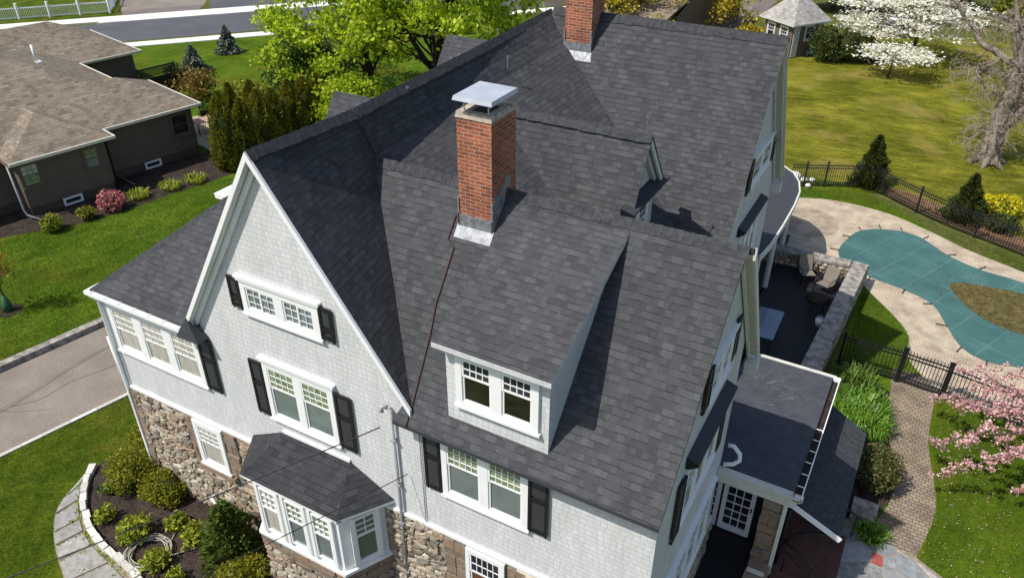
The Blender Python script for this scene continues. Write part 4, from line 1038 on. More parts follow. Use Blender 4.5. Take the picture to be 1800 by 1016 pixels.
while s < acc[-1] - .5:
    L = rr.uniform(.28, .46); a, b = along(s), along(s + L - .02); d = (b - a).normalized(); n = Vector((-d.y, d.x, 0)); w = rr.uniform(.15, .20); h = rr.uniform(.13, .17)
    a, b = a - n * .0, b - n * .0
    j = lambda: Vector((rr.uniform(-.015, .015), rr.uniform(-.015, .015), rr.uniform(-.01, .01)))
    mb.hexa([a, b, b + n * w, a + n * w, a + j() + P(0, 0, h), b + j() + P(0, 0, h), b + n * w + j() + P(0, 0, h), a + n * w + j() + P(0, 0, h)]); s += L
tag(mb.build('granite_edging', MT['granite']), 'curved edging of pale granite blocks round the mulch bed', 'edging')
# bluestone stepping path
left = smooth([(-1.93, -1.35), (-1.86, -1.62), (-1.55, -2.3), (-.65, -3.0), (.75, -3.68), (2.4, -4.4), (4.5, -5.5)], 8)
sheet('path', [p[:2] for p in left] + [p[:2] for p in edge[::-1]], .003, 'mortar', 'sandy joints of the flagstone path')
mb = MB(); LL = [Vector(p) for p in left]; rr = random.Random(3)
la = [0.0]
for k in range(1, len(LL)): la.append(la[-1] + (LL[k] - LL[k - 1]).length)
def al2(s):
    for k in range(1, len(LL)):
        if la[k] >= s: f = (s - la[k - 1]) / (la[k] - la[k - 1]); return LL[k - 1].lerp(LL[k], f)
    return LL[-1]
s = .05
while s < la[-1] - .6:
    L = rr.uniform(.5, .85); r0, r1 = s / la[-1], (s + L - .1) / la[-1]
    a, b = al2(s), al2(s + L - .09); c, d = along(r1 * acc[-1] - .02), along(r0 * acc[-1] - .02)
    c = c.lerp(b, .12); d = d.lerp(a, .12); a = a.lerp(d, .04); b = b.lerp(c, .04)
    mb.prism([a.xy, d.xy, c.xy, b.xy][::-1], .0, .03 + rr.uniform(0, .012)); s += L
o = mb.build('flagstone_path', MT['blue']); o['kind'] = 'structure'; o['label'] = 'grey flagstone path curving round the mulch bed'
# mulch strip by the neighbour's wall
sheet('flower_bed', [tuple(LW(.8, -16).xy), (-18.6, 6.2), (-17.6, 7.7), (-16.9, 8.3), (-16.3, 9.6), (-15.9, 10.8), (-15.6, 11.6), (-15.5, 12.6), (-15.2, 14.0), (-14.8, 15.2), (-14.4, 17.2), (-13.9, 20), (-14.3, 25), (-18, 28), (-19, 24), tuple(LW(-.4, 0).xy), tuple(LW(-.4, -16).xy)], .008, 'mulch', 'dark mulch bed along the brown bungalow')
sheet('patio', [tuple(LW(-.2, .3).xy), tuple(LW(-.2, 3.4).xy), tuple(LW(-6, 3.8).xy), tuple(LW(-6, .3).xy)], .012, 'paver', 'small tan patio behind the brown bungalow')
# pool deck and pool
pav = smooth([(10.5, 28.3), (12.33, 28.7), (14.14, 29.25), (16.55, 29.02), (18.66, 27.95), (20.13, 26.98), (22.36, 26.0)], 5) + [(30, 22.5), (32, 15.5), (22.4, 15.1)]
pav += smooth([(20.2, 15.4), (18.82, 17.0), (18.6, 18.66), (17.95, 19.82), (17.04, 20.95), (16.5, 21.7), (16.04, 22.4), (10.5, 24)], 5)
sheet('pool_deck', [p[:2] for p in pav], .012, 'paver', 'tan paver deck round the covered pool')
circ = [(13.35 + 1.35 * math.cos(a), 26.2 + 1.5 * math.sin(a)) for a in [k * 2 * math.pi / 32 for k in range(32)]]
mb = MB()
for q in range(9):
    r0, r1 = q * .16, q * .16 + .145; n = max(6, int(2 * math.pi * max(r1, .1) / .2))
    for k in range(n):
        a0, a1 = 2 * math.pi * k / n + q * .3, 2 * math.pi * (k + .93) / n + q * .3
        mb.face([(13.35 + r * math.cos(a), 26.2 + r * 1.1 * math.sin(a), .0165) for r, a in ((r0, a0), (r1, a0), (r1, a1), (r0, a1))])
o = mb.build('paver_circle', MT['paver_mid']); o['kind'] = 'structure'; o['label'] = 'round paver medallion in the pool deck'
pool = smooth([(15.2, 24.1), (15.42, 25.6), (15.75, 26.45), (16.5, 27.05), (17.4, 27.3), (18.3, 27.05), (19.4, 25.98), (20.66, 25.3), (22.4, 24.95), (26, 23.5), (27, 20), (24.5, 18.7), (22.4, 18.55), (21.24, 18.37), (20.4, 18.84), (19.83, 20.0), (19.21, 21.4), (18.1, 22.02), (16.72, 22.4), (15.6, 23.1)], 4, True)
mb = MB(); pp = [Vector(p) for p in pool]; cen = Vector((20.5, 22.3, 0))
for i in range(len(pp)):
    j = (i + 1) % len(pp); rings = [[pp[q].lerp(cen, f) + P(0, 0, z) for q in (i, j)] for f, z in ((-.012, .028), (0, .032), (.35, .0295), (.7, .028), (.99, .0275))]
    for k in range(4): mb.face([rings[k][0], rings[k][1], rings[k + 1][1], rings[k + 1][0]])
tag(mb.build('pool_cover', MT['pool']), 'teal safety cover stretched over the curved swimming pool', 'pool cover')
lit = smooth([(19.68, 23.2), (20.1, 23.75), (20.9, 23.9), (22.4, 24.0), (24.6, 23.2), (25, 21.2), (22.9, 20.8), (21.5, 21.0), (20.5, 21.75)], 4, True)
mb = MB(); cen2 = Vector((22, 22.4, .05))
for i in range(len(lit)):
    a, b = Vector(lit[i]), Vector(lit[(i + 1) % len(lit)]); z1 = P(0, 0, .034); mb.face([a + z1, b + z1, cen2])
tag(mb.build('leaf_litter', MT['litter']), 'heap of wet brown leaves lying on the teal pool cover', 'leaf litter', kind='stuff')
mb = MB(); rr = random.Random(12)
strap0 = None; n = len(pp); cnt = 0
for i in range(0, n, 4):
    d = (pp[i] - cen).normalized()
    tn = (pp[(i + 1) % n] - pp[i - 1]).normalized(); nr = Vector((tn.y, -tn.x, 0))
    if nr.dot(d) < 0: nr = -nr
    a = math.atan2(nr.y, nr.x) + rr.uniform(-.5, .5)
    if strap0 is None:
        mb.tube([(.02, 0, .03), (.15, 0, .035), (.38, .02, .03)], .018, 6); mb.tube([(.38, .02, .0), (.38, .02, .05)], .025, 6)
        o = mb.build('cover_strap', MT['rubber'], None, True); strap0 = o
    else:
        o = strap0.copy(); COL.objects.link(o)
    o.location = pp[i] + P(0, 0, .02); o.rotation_euler = (0, 0, a); s_ = rr.uniform(.85, 1.15); o.scale = (s_, 1, 1)
    tag(o, 'short dark spring strap holding down the edge of the pool cover', 'strap', 'spring straps round the pool cover')
# brick-paved path, mixed flagstones
sheet('path', [p[:2] for p in smooth([(18.35, 16.3), (18.44, 14.82), (18.63, 12.7), (19.03, 11.2), (19.08, 9.7), (18.7, 8.2)], 5) + smooth([(19.95, 7.85), (20.25, 9.75), (20.12, 11.0), (19.8, 12.9), (19.8, 15.2), (19.9, 16.3)], 5)], .010, 'paver2', 'weathered tan block path curving from the gate')
sheet('flower_bed', [(16.9, 3.2), (18.2, 5.2), (18.6, 8.2), (19.05, 9.7), (19.0, 11.2), (18.62, 12.7), (18.42, 14.85), (16.6, 15.6), (16.6, 3.2)], .007, 'mulch', 'shaded mulch bed between porch and path')
sheet('patio', [(17.6, 1.5), (22.5, 4.5), (21.2, 7.0), (20.66, 7.5), (19.94, 7.87), (18.7, 8.2), (18.1, 8.4), (17.2, 6)], .011, 'mortar', 'pale joints of the flagstone terrace')
mb = MB(); rr = random.Random(15); seeds = [(rr.uniform(17.3, 22.3), rr.uniform(2.5, 8.4)) for _ in range(46)] + [(19.35, 7.35), (18.75, 7.3), (19.1, 7.72), (19.0, 6.85), (19.4, 6.95), (19.05, 7.3)]
bx = [(17.75, 2.0), (22.3, 4.6), (21.1, 6.9), (20.6, 7.4), (19.9, 7.76), (18.7, 8.12), (18.2, 8.2), (17.4, 6)]
def clip(poly, a, b, c):
    out = []
    for i in range(len(poly)):
        p, q = poly[i], poly[(i + 1) % len(poly)]; fp, fq = a * p[0] + b * p[1] - c, a * q[0] + b * q[1] - c
        if fp <= 0: out.append(p)
        if fp * fq < 0: t_ = fp / (fp - fq); out.append((p[0] + (q[0] - p[0]) * t_, p[1] + (q[1] - p[1]) * t_))
    return out
redpoly = None
for i, s_ in enumerate(seeds):
    poly = bx[:]
    for j, q in enumerate(seeds):
        if i == j: continue
        a, b = q[0] - s_[0], q[1] - s_[1]; L = math.hypot(a, b); c = (q[0] ** 2 + q[1] ** 2 - s_[0] ** 2 - s_[1] ** 2) / 2 - .022 * L
        poly = clip(poly, a, b, c)
        if len(poly) < 3: break
    if len(poly) >= 3: mb.face([(x, y, .0155 + .002 * (i % 3)) for x, y in poly], 1 if i == len(seeds) - 1 else 0)
o = mb.build('flagstone_patio', [MT['flag_r'], MT['red_stone']]); o['kind'] = 'structure'; o['label'] = 'grey flagstone terrace with one red stone'
# brick landing and steps by the awning
mb = MB(); mb.box(16.68, 17.5, 3.0, 7.6, .0, .30); mb.box(17.5, 17.85, 3.4, 7.6, .0, .2); mb.box(17.85, 18.2, 3.8, 7.6, .0, .1)
tag(mb.build('brick_steps', MT['brick_path']), 'dark red brick steps descending from the porch to the flagstones', 'steps')
mb = MB(); mb.box(18.15, 18.75, 8.35, 8.75, 0, .45); mb.box(18.12, 18.78, 8.32, 8.78, .452, .53)
tag(mb.build('stone_pier', MT['capstone']), 'low grey stone pier at the foot of the brick steps', 'pier')
hr = empty('handrail', (17.6, 5.0, 0), 'black iron handrail slanting down over the brick steps', 'handrail')
mb = MB(); mb.off = Vector((17.6, 5.0, 0)); mb.tube([(16.75, 5.5, 1.3), (17.3, 5.3, 1.25), (18.3, 4.7, .9), (18.5, 4.6, .8)], .03, 6); mb.build('rail', MT['black'], hr, True); mb = MB(); mb.off = Vector((17.6, 5.0, 0)); mb.tube([(16.9, 5.4, 1.05), (18.3, 4.72, .65)], .018, 6); mb.build('rail', MT['black'], hr, True)
for (x, y, z) in ((16.9, 5.42, 1.27), (17.6, 5.1, 1.14), (18.3, 4.7, .9)):
    mb = MB(); mb.off = Vector((17.6, 5.0, 0)); mb.tube([(x, y, .02), (x, y, z)], .022, 6); mb.build('post', MT['black'], hr, True)
hr2 = empty('handrail', (17.9, 8.0, 0), 'black iron handrail beside the stone pier under the awning edge', 'handrail')
mb = MB(); mb.off = Vector((17.9, 8.0, 0)); mb.tube([(17.2, 7.9, 1.2), (18.2, 7.75, .85), (18.45, 7.7, .8)], .03, 6); mb.build('rail', MT['black'], hr2, True)
for (x, y, z) in ((17.4, 7.88, 1.13), (18.3, 7.74, .83)):
    mb = MB(); mb.off = Vector((17.9, 8.0, 0)); mb.tube([(x, y, .02), (x, y, z)], .022, 6); mb.build('post', MT['black'], hr2, True)

# ---- sunken terrace with stone parapet
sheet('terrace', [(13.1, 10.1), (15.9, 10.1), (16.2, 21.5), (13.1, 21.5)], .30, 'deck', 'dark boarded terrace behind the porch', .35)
tw = empty('terrace_wall', (16, 16, 0), 'stone parapet wall with pale capstones round the dark terrace', 'wall')
mb = MB(); mb.off = Vector((16, 16, 0))
ow = [(15.95, 10.2), (16.52, 21.75), (12.6, 21.55), (12.6, 21.1), (15.93, 21.15), (15.42, 10.2)]
mb.prism(ow[:2] + [(16.0, 21.75), (15.42, 10.2)], 0, .84); mb.prism([(12.6, 21.1), (16.0, 21.2), (16.0, 21.75), (12.6, 21.6)], 0, .838); mb.build('masonry', MT['mortar'], tw)
def wall_stones(p0, p1, nrm, z0, z1, seed):
    d = Vector((*p1, 0)) - Vector((*p0, 0)); fr = Frame((*p0, 0), d, Vector((*nrm, 0))); rr = random.Random(seed); mb = MB(); mb.off = Vector((16, 16, 0)); z = z0
    while z < z1 - .05:
        u = 0
        while u < d.length:
            w = rr.uniform(.14, .34); i0 = len(mb.v); mb.blob((0, 0, 0), (1, 1, 1), rr.randint(0, 9999), 7, 5, .15)
            for k in range(i0, len(mb.v)):
                q = mb.v[k]; mb.v[k] = fr.p(u + w / 2 + q.x * w * .46, z + .08 + q.z * .085, .01 + q.y * .05)
            u += w
        z += .165
    mb.build('facing_stone', MT['stone'], tw, True)
wall_stones((16.0, 21.2), (12.6, 21.1), (0, -1), .32, .84, 3); wall_stones((15.97, 10.2), (16.54, 21.75), (1, 0), .02, .84, 4); wall_stones((15.42, 10.2), (15.98, 21.2), (-1, 0), .32, .84, 5)
mb = MB(); mb.off = Vector((16, 16, 0)); rr = random.Random(8); y = 10.25
while y < 21.7:
    L = rr.uniform(.9, 1.7); y2 = min(y + L, 21.8); c = lambda yy: 15.68 + (yy - 10.2) * .0497
    mb.hexa([P(c(y) - .3, y, .842), P(c(y) + .3, y, .842), P(c(y2) + .3, y2 - .015, .842), P(c(y2) - .3, y2 - .015, .842), P(c(y) - .3, y, .94), P(c(y) + .3, y, .94), P(c(y2) + .3, y2 - .015, .94), P(c(y2) - .3, y2 - .015, .94)]); y += L
x = 12.5
while x < 15.85:
    L = rr.uniform(.8, 1.4); x2 = min(x + L, 15.9); c = lambda xx: 21.33 + (xx - 12.6) * .035
    mb.hexa([P(x, c(x) - .28, .842), P(x2 - .015, c(x2) - .28, .842), P(x2 - .015, c(x2) + .28, .842), P(x, c(x) + .28, .842), P(x, c(x) - .28, .935), P(x2 - .015, c(x2) - .28, .935), P(x2 - .015, c(x2) + .28, .935), P(x, c(x) + .28, .935)]); x += L
mb.build('capstone', MT['capstone'], tw)
# terrace furniture
tb = empty('terrace_table', (13.95, 15.4, .3), 'square table with frosted blue grey top on the dark terrace', 'table', rz=.03)
mb = MB(); mb.prism([(-.42, -.98), (.42, -.98), (.44, .98), (-.42, .98)], .68, .71); mb.build('table_top', MT['table_glass'], tb)
for sx in (-1, 1):
    for sy in (-1, 1): mb = MB(); mb.tube([(sx * .33, sy * .85, 0), (sx * .36, sy * .88, .68)], .022, 6); mb.build('leg', MT['black'], tb, True)
def chair(loc, rz, label):
    c = empty('sling_chair', loc, label, 'chair', 'sling chairs on the terrace', rz)
    mb = MB(); mb.slab([(-.27, -.26, .42), (.27, -.26, .42), (.27, .24, .37), (-.27, .24, .37)], .02); mb.build('seat', MT['sling'], c)
    mb = MB(); mb.slab([(-.27, .24, .40), (.27, .24, .40), (.27, .46, .98), (-.27, .46, .98)], .02); mb.build('backrest', MT['sling'], c)
    for s in (-1, 1):
        mb = MB(); mb.tube([(s * .3, -.3, 0), (s * .3, -.28, .6), (s * .3, .2, .62), (s * .3, .3, .55)], .02, 6); mb.tube([(s * .29, .4, 0), (s * .29, .22, .4), (s * .29, .48, 1.0)], .02, 6); mb.build('frame', MT['black'], c, True)
    return c
chair((14.45, 20.25, .3), .5, 'tan sling chair with black frame against the far parapet')
chair((15.25, 19.75, .3), -.35, 'tan sling chair with black frame in the parapet corner')
g = empty('fire_bowl', (15.2, 18.3, .3), 'round black fire bowl between chair and white bucket', 'fire bowl')
mb = MB(); mb.tube([(0, 0, .3), (0, 0, .42), (0, 0, .5)], [.2, .42, .5], 18); mb.build('bowl', MT['black'], g, True)
mb = MB(); mb.tube([(0, 0, .5), (0, 0, .62), (0, 0, .68)], [.48, .3, .05], 16); mb.build('lid', MT['bark_dark'], g, True)
for k in range(3): a = k * 2.1; mb = MB(); mb.tube([(.2 * math.cos(a), .2 * math.sin(a), .32), (.34 * math.cos(a), .34 * math.sin(a), 0)], .02, 6); mb.build('leg', MT['black'], g, True)
g = empty('bucket', (15.55, 17.2, .3), 'small white bucket standing by the black fire bowl', 'bucket')
mb = MB(); mb.tube([(0, 0, 0), (0, 0, .3)], [.12, .16], 16); mb.build('pail', MT['white'], g, True)
mb = MB(); mb.tube([(-.15, 0, .28), (-.1, .05, .4), (0, .07, .44), (.1, .05, .4), (.15, 0, .28)], .01, 5); mb.build('handle', MT['steel'], g, True)

# ---- iron fences
def iron_fence(name, pts, label, posts, h=1.25, step=.115, cap=None):
    pts = [Vector((*p[:2], 0)) for p in pts]; o0 = pts[0]; t = empty(name, o0, label, 'fence')
    L = [0.0]
    for i in range(1, len(pts)): L.append(L[-1] + (pts[i] - pts[i - 1]).length)
    def at(s):
        for i in range(1, len(pts)):
            if L[i] >= s - 1e-6: return pts[i - 1].lerp(pts[i], (s - L[i - 1]) / (L[i] - L[i - 1]))
        return pts[-1]
    mb = MB(); mb.off = o0; k = int(L[-1] / .5)
    for z in (.14, .26, h - .22, h - .08):
        for i in range(k): mb.beam(at(L[-1] * i / k) + P(0, 0, z), at(L[-1] * (i + 1) / k) + P(0, 0, z), .036, .042)
    mb.build('rail', MT['black'], t)
    mb = MB(); mb.off = o0; n = int(L[-1] / step)
    for i in range(n + 1):
        q = at(L[-1] * i / n); mb.beam(q + P(0, 0, .06), q + P(0, 0, h + .06), .024, .024, 0, (0, 1, 0))
    mb.build('picket_panel', MT['black'], t)
    for s in posts:
        q = at(s * L[-1]); mb = MB(); mb.off = o0; mb.box(q.x - .045, q.x + .045, q.y - .045, q.y + .045, 0, h + .1); mb.box(q.x - .055, q.x + .055, q.y - .055, q.y + .055, h + .1, h + .14); mb.build('post', MT['black'], t)
f1 = smooth([(11.7, 29.9), (12.2, 30.1), (13.26, 30.65), (14.62, 31.3), (15.42, 31.5), (16.91, 30.38), (19.06, 28.98), (22.35, 27.48), (27, 25)], 5)
iron_fence('iron_fence', f1, 'long black iron picket fence curving between pool lawn and olive lawn', (.04, .1, .27, .4, .57, .75, .99))
iron_fence('iron_fence', [(16.6, 15.55), (18.52, 15.55)], 'short shaded black iron fence between stone parapet and gate', (0, .99), 1.3)
iron_fence('iron_gate', [(18.58, 15.55), (19.95, 15.40)], 'black iron gate across the block path', (0, .985), 1.3, .1)
iron_fence('iron_fence', [(20.0, 15.40), (22.4, 14.98), (26, 14.4)], 'black iron fence behind the pink cherry branches', (.0, .45, .9), 1.3)

# ================================================================ BROWN BUNGALOW ON THE LEFT
nb = empty('brown_bungalow', OL, 'low dark brown clapboard bungalow with tan hipped shingle roof', 'house', None, AL)
def hip(mb, x0, x1, y0, y1, s, z=2.9, dz=0.0):
    """hip roof over a rectangle; the shorter span gives the ridge"""
    z += dz
    a, b, c, d = P(x0, y0, z), P(x1, y0, z), P(x1, y1, z), P(x0, y1, z)
    if x1 - x0 < y1 - y0:
        w = (x1 - x0) / 2; xm = (x0 + x1) / 2; r0, r1 = P(xm, y0 + w, z + w * s), P(xm, y1 - w, z + w * s)
        mb.face([a, b, r0]); mb.face([b, c, r1, r0]); mb.face([c, d, r1]); mb.face([d, a, r0, r1])
    else:
        w = (y1 - y0) / 2; ym = (y0 + y1) / 2; r0, r1 = P(x0 + w, ym, z + w * s), P(x1 - w, ym, z + w * s)
        mb.face([a, b, r1, r0]); mb.face([b, c, r1]); mb.face([c, d, r0, r1]); mb.face([d, a, r0])
    mb.face([d + P(0, 0, -.02), c + P(0, 0, -.02), b + P(0, 0, -.02), a + P(0, 0, -.02)])
    return a, b, c, d
blocks = [(-14, 0, -26, -1.2, .5, 0), (-5.8, .02, -8, .1, .5, .004), (-9, 1.25, -10.0, -5.2, .5, .008), (-19.6, -12.1, -16, 2.7, .5, .012)]
mb = MB(); gm = MB()
for (x0, x1, y0, y1, s, dz) in blocks: hip(mb, x0, x1, y0, y1, s, 2.9, dz)
mb.build('roof', MT['tan_roof'], nb)
def fascia(x0, x1, y0, y1, z=2.9): gm.box(x0, x1, y0, y1, z - .13, z + .012)
fascia(0, .09, -5.2, .1); fascia(-5.8, .09, .1, .18); fascia(1.25, 1.34, -10.0, -5.2); fascia(.05, 1.34, -5.2, -5.12); fascia(-12.1, -5.8, -1.2, -1.11); fascia(-5.85, -5.77, -1.2, .1); fascia(-12.1, -12.02, -1.1, 2.7); fascia(-19.6, -12.02, 2.7, 2.79)
gm.build('gutter', MT['beige_trim'], nb)
mb = MB(); fm = MB(); em = MB()
for (x0, x1, y0, y1) in ((-13.6, -.42, -26, -1.6), (-5.4, -.40, -8, -.3), (-8.6, .85, -9.65, -5.6), (-19.2, -12.5, -15.6, 2.3)):
    for (a, b) in (((x1, y0), (x1, y1)), ((x1, y1), (x0, y1)), ((x0, y1), (x0, y0)), ((x0, y0), (x1, y0))):
        mb.face([P(*a, .42), P(*b, .42), P(*b, 2.8), P(*a, 2.8)])
    fm.box(x0 + .03, x1 - .03, y0 + .03, y1 - .03, -.05, .43); em.face([P(x0 - .4, y0 - .4, 2.76), P(x1 + .4, y0 - .4, 2.76), P(x1 + .4, y1 + .4, 2.76), P(x0 - .4, y1 + .4, 2.76)])
mb.build('wall', MT['brown_siding'], nb); fm.build('foundation', MT['foundation'], nb); em.build('soffit', MT['brown_trim'], nb)
mb = MB()
for (x, y) in ((-.4, -.3), (.85, -5.6)): mb = MB(); mb.box(x - .08, x + .02, y - .08, y + .02, .42, 2.75); mb.build('corner_board', MT['brown_trim'], nb)
hs = house; house = nb
FN1 = Frame((.85, 0, 0), (0, 1, 0), (1, 0, 0)); FN2 = Frame((-.40, 0, 0), (0, 1, 0), (1, 0, 0))
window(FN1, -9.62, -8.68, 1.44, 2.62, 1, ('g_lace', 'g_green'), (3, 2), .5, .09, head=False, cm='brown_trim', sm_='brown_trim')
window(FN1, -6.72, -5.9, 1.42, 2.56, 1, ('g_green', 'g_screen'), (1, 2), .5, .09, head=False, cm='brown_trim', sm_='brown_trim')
window(FN2, -1.6, -.5, 1.3, 2.56, 1, ('g_dark', 'g_dark'), None, .5, .1, head=False, cm='brown_trim', sm_='brown_trim')
for fr, a, b in ((FN1, -8.16, -7.26), (FN2, -3.42, -2.53)):
    mb = MB(); s = .09
    for q in ((a, a + s, .02, .40), (b - s, b, .02, .40), (a + s, b - s, .02, .10), (a + s, b - s, .32, .40)): fr.box(mb, *q, -.03, .05)
    w = mb.build('basement_window', MT['white'], nb); mb = MB(); fr.rect(mb, a + s, b - s, .10, .32, -.02); mb.build('pane', MT['g_dark'], w)
house = hs
mb = MB()
mb.tube([(.95, -10.0, 2.75), (.95, -9.95, .5), (1.0, -9.9, .25), (1.8, -9.55, .1)], .05, 7); mb.build('downspout', MT['grey_pipe'], nb, True)
mb = MB(); mb.tube([(1.1, -5.12, 2.75), (-.3, -5.05, 2.45), (-.33, -5.0, .35), (.1, -4.9, .15), (1.1, -4.75, .08)], .05, 7); mb.build('downspout', MT['brown_trim'], nb, True)
mb = MB(); mb.tube([(-6.95, -5.05, 4.85), (-6.95, -5.05, 5.75)], .075, 10); mb.box(-7.15, -6.75, -5.25, -4.8, 4.72, 4.86); mb.build('vent_pipe', MT['white'], nb, True)
# lattice screen, patio table, planter
lt = empty('lattice_screen', LW(-11.6, 1.9), 'black lattice screen beside the brown bungalow', 'screen', None, AL)
mb = MB(); mb.box(-.05, .05, -.05, .05, 0, 1.9); mb.build('post', MT['black'], lt); mb = MB(); mb.box(-.05, .05, 2.5, 2.6, 0, 1.9); mb.build('post', MT['black'], lt)
mb = MB(); mb.box(-.03, .03, .05, 2.5, 1.78, 1.86); mb.box(-.03, .03, .05, 2.5, .05, .12); mb.box(-.012, .012, .05, 2.5, .12, 1.2)
for k in range(26):
    y = .05 + k * .1
    mb.beam((0.015, max(.05, y - .3), 1.25 if y > .35 else 1.25), (0.015, min(2.5, y + .3), 1.78), .015, .025); mb.beam((-.015, min(2.5, y + .3), 1.25), (-.015, max(.05, y - .3), 1.78), .015, .025)
mb.build('panel', MT['black'], lt)
tb = empty('patio_table', LW(-3.2, 1.75, .012), 'reddish wooden garden table on the small patio behind the bungalow', 'table', None, AL)
mb = MB(); mb.box(-.45, .45, -.75, .75, .68, .72); mb.build('table_top', MT['wood'], tb)
for sx in (-1, 1):
    for sy in (-1, 1): mb = MB(); mb.box(sx * .38 - .025, sx * .38 + .025, sy * .66 - .025, sy * .66 + .025, 0, .68); mb.build('leg', MT['black'], tb)
def pchair(x, y, rz, label):
    c = empty('patio_chair', LW(x, y, .012), label, 'chair', 'dark chairs round the patio table', AL + rz)
    mb = MB(); mb.box(-.22, .22, -.22, .22, .42, .45); mb.build('seat', MT['black'], c)
    mb = MB(); mb.box(-.22, .22, .19, .22, .62, .9); mb.build('backrest', MT['black'], c)
    for sx in (-1, 1):
        for sy in (-1, 1): mb = MB(); mb.box(sx * .2 - .015, sx * .2 + .015, sy * .2 - .015, sy * .2 + .015, 0, .42 if sy < 0 else .9); mb.build('leg', MT['black'], c)
pchair(-2.45, 1.9, -1.57, 'dark garden chair on the near side of the reddish patio table'); pchair(-3.9, 2.2, 1.4, 'dark garden chair on the far side of the reddish patio table')

# ---- white vinyl fence across the street
wf = empty('white_fence', (*st(-14.5, 62.4), 0), 'white picket fence along the lawn across the street', 'fence')
mb = MB(); pm_ = MB(); off = Vector((*st(-14.5, 62.4), 0)); pm_.off = off
run = [st(-30 + i * 2.45, 62.4) for i in range(11)] + [st(-5.3, 64.9), st(-5.3, 67.4)]
for i in range(len(run) - 1):
    a, b = Vector((*run[i], 0)), Vector((*run[i + 1], 0)); d = (b - a); L = d.length; d.normalize(); n = int(L / .13)
    for z in (.18, .95): pm_.beam(a + P(0, 0, z), b + P(0, 0, z), .05, .10)
    for k in range(1, n):
        q = a + d * (k * L / n); dip = .16 * math.sin(math.pi * k / n); pm_.beam(q + P(0, 0, .08), q + P(0, 0, 1.12 - dip), .075, .02, 0, tuple(d))
pm_.build('panel', MT['white'], wf)
for q in run:
    mb = MB(); mb.off = off; mb.box(q[0] - .075, q[0] + .075, q[1] - .075, q[1] + .075, 0, 1.3); mb.box(q[0] - .1, q[0] + .1, q[1] - .1, q[1] + .1, 1.3, 1.36); mb.build('post', MT['white'], wf)

# ---- houses beyond
fb = empty('dark_barn', (-3.0, 52, 0), 'dark brown house with grey brown roof and open porch posts behind the yellow tree', 'house', None, -.2)
mb = MB(); mb.slab([(-7, -3.2, 2.45), (1.4, -3.2, 2.45), (1.4, 4, 4.7), (-7, 4, 4.7)], .15, 0, 1); mb.slab([(1.4, 4, 4.7), (1.4, 11, 2.5), (-7, 11, 2.5), (-7, 4, 4.7)], .15, 0, 1); mb.build('roof', [MT['tan_roof'], MT['brown_trim']], fb)
mb = MB(); mb.box(-6.8, 1.0, -.4, 10.5, 0, 2.4); mb.face([(1.0, -.4, 2.4), (1.0, 10.5, 2.4), (1.0, 4, 4.5)]); mb.build('wall', MT['brown_siding'], fb)
for k in range(7): mb = MB(); x = -6.6 + k * 1.25; mb.box(x - .07, x + .07, -3.05, -2.91, 0, 2.4); mb.build('porch_post', MT['bark_pale'], fb)
fh = empty('brown_cottage', (-16.5, 60, 0), 'brown shingled house with white window frames seen behind the maple', 'house', None, -.15)
mb = MB(); mb.box(-4, 4, 0, 8, 0, 5.5); mb.build('wall', MT['brown_siding'], fh)
mb = MB(); mb.slab([(-4.4, -.4, 5.5), (4.4, -.4, 5.5), (4.4, 4, 8), (-4.4, 4, 8)], .15); mb.slab([(4.4, 4, 8), (4.4, 8.4, 5.5), (-4.4, 8.4, 5.5), (-4.4, 4, 8)], .15); mb.build('roof', MT['tan_roof'], fh)
hs = house; house = fh
FF = Frame((0, 0, 0), (1, 0, 0), (0, -1, 0))
for (u, z) in ((-2.6, .9), (1.4, .9), (-2.6, 3.4), (1.4, 3.4)): window(FF, u, u + 1.2, z, z + 1.5, 1, ('g_dark', 'g_dark'), (2, 2), .5, head=False)
FF2 = Frame((4, 0, 0), (0, 1, 0), (1, 0, 0)); window(FF2, 1.5, 2.7, .9, 2.4, 1, ('g_dark', 'g_dark'), (2, 2), .5, head=False); window(FF2, 4.5, 5.7, .9, 2.4, 1, ('g_dark', 'g_dark'), (2, 2), .5, head=False)
house = hs
gz = empty('garden_pavilion', (6.1, 55.0, 0), 'small brown garden pavilion with pyramid roof and white trellis', 'pavilion', None, -.616); gz.scale = (.82, .82, .86)
mb = MB(); a = 2.3; ap = P(0, 0, 5.3)
cs = [P(-a, -a, 2.95), P(a, -a, 2.95), P(a, a, 2.95), P(-a, a, 2.95)]
for i in range(4): mb.face([cs[i], cs[(i + 1) % 4], ap], 0); mb.face([cs[i], cs[i] + P(0, 0, -.12), cs[(i + 1) % 4] + P(0, 0, -.12), cs[(i + 1) % 4]], 1)
mb.face([c + P(0, 0, -.1) for c in cs][::-1], 1); mb.build('roof', [MT['grey_roof'], MT['cream']], gz)
mb = MB(); mb.box(-1.85, 1.85, -1.85, 1.85, 0, 2.9); mb.build('wall', MT['brown_siding'], gz)
hs = house; house = gz
FG1 = Frame((0, -1.85, 0), (1, 0, 0), (0, -1, 0)); FG2 = Frame((1.85, 0, 0), (0, 1, 0), (1, 0, 0)); FG3 = Frame((-1.85, 0, 0), (0, 1, 0), (-1, 0, 0))
window(FG1, -1.5, -.4, 1.2, 2.6, 1, ('g_dark', 'g_dark'), (3, 2), .5, head=False, cm='cream'); window(FG1, .2, 1.3, 1.2, 2.6, 1, ('g_dark', 'g_dark'), (3, 2), .5, head=False, cm='cream')
window(FG2, -.4, .7, 1.4, 2.7, 1, ('g_dark', 'g_dark'), (3, 2), .5, head=False, cm='cream'); window(FG3, -.5, .6, .8, 2.0, 1, ('g_dark', 'g_dark'), (3, 2), .5, head=False, cm='cream')
house = hs
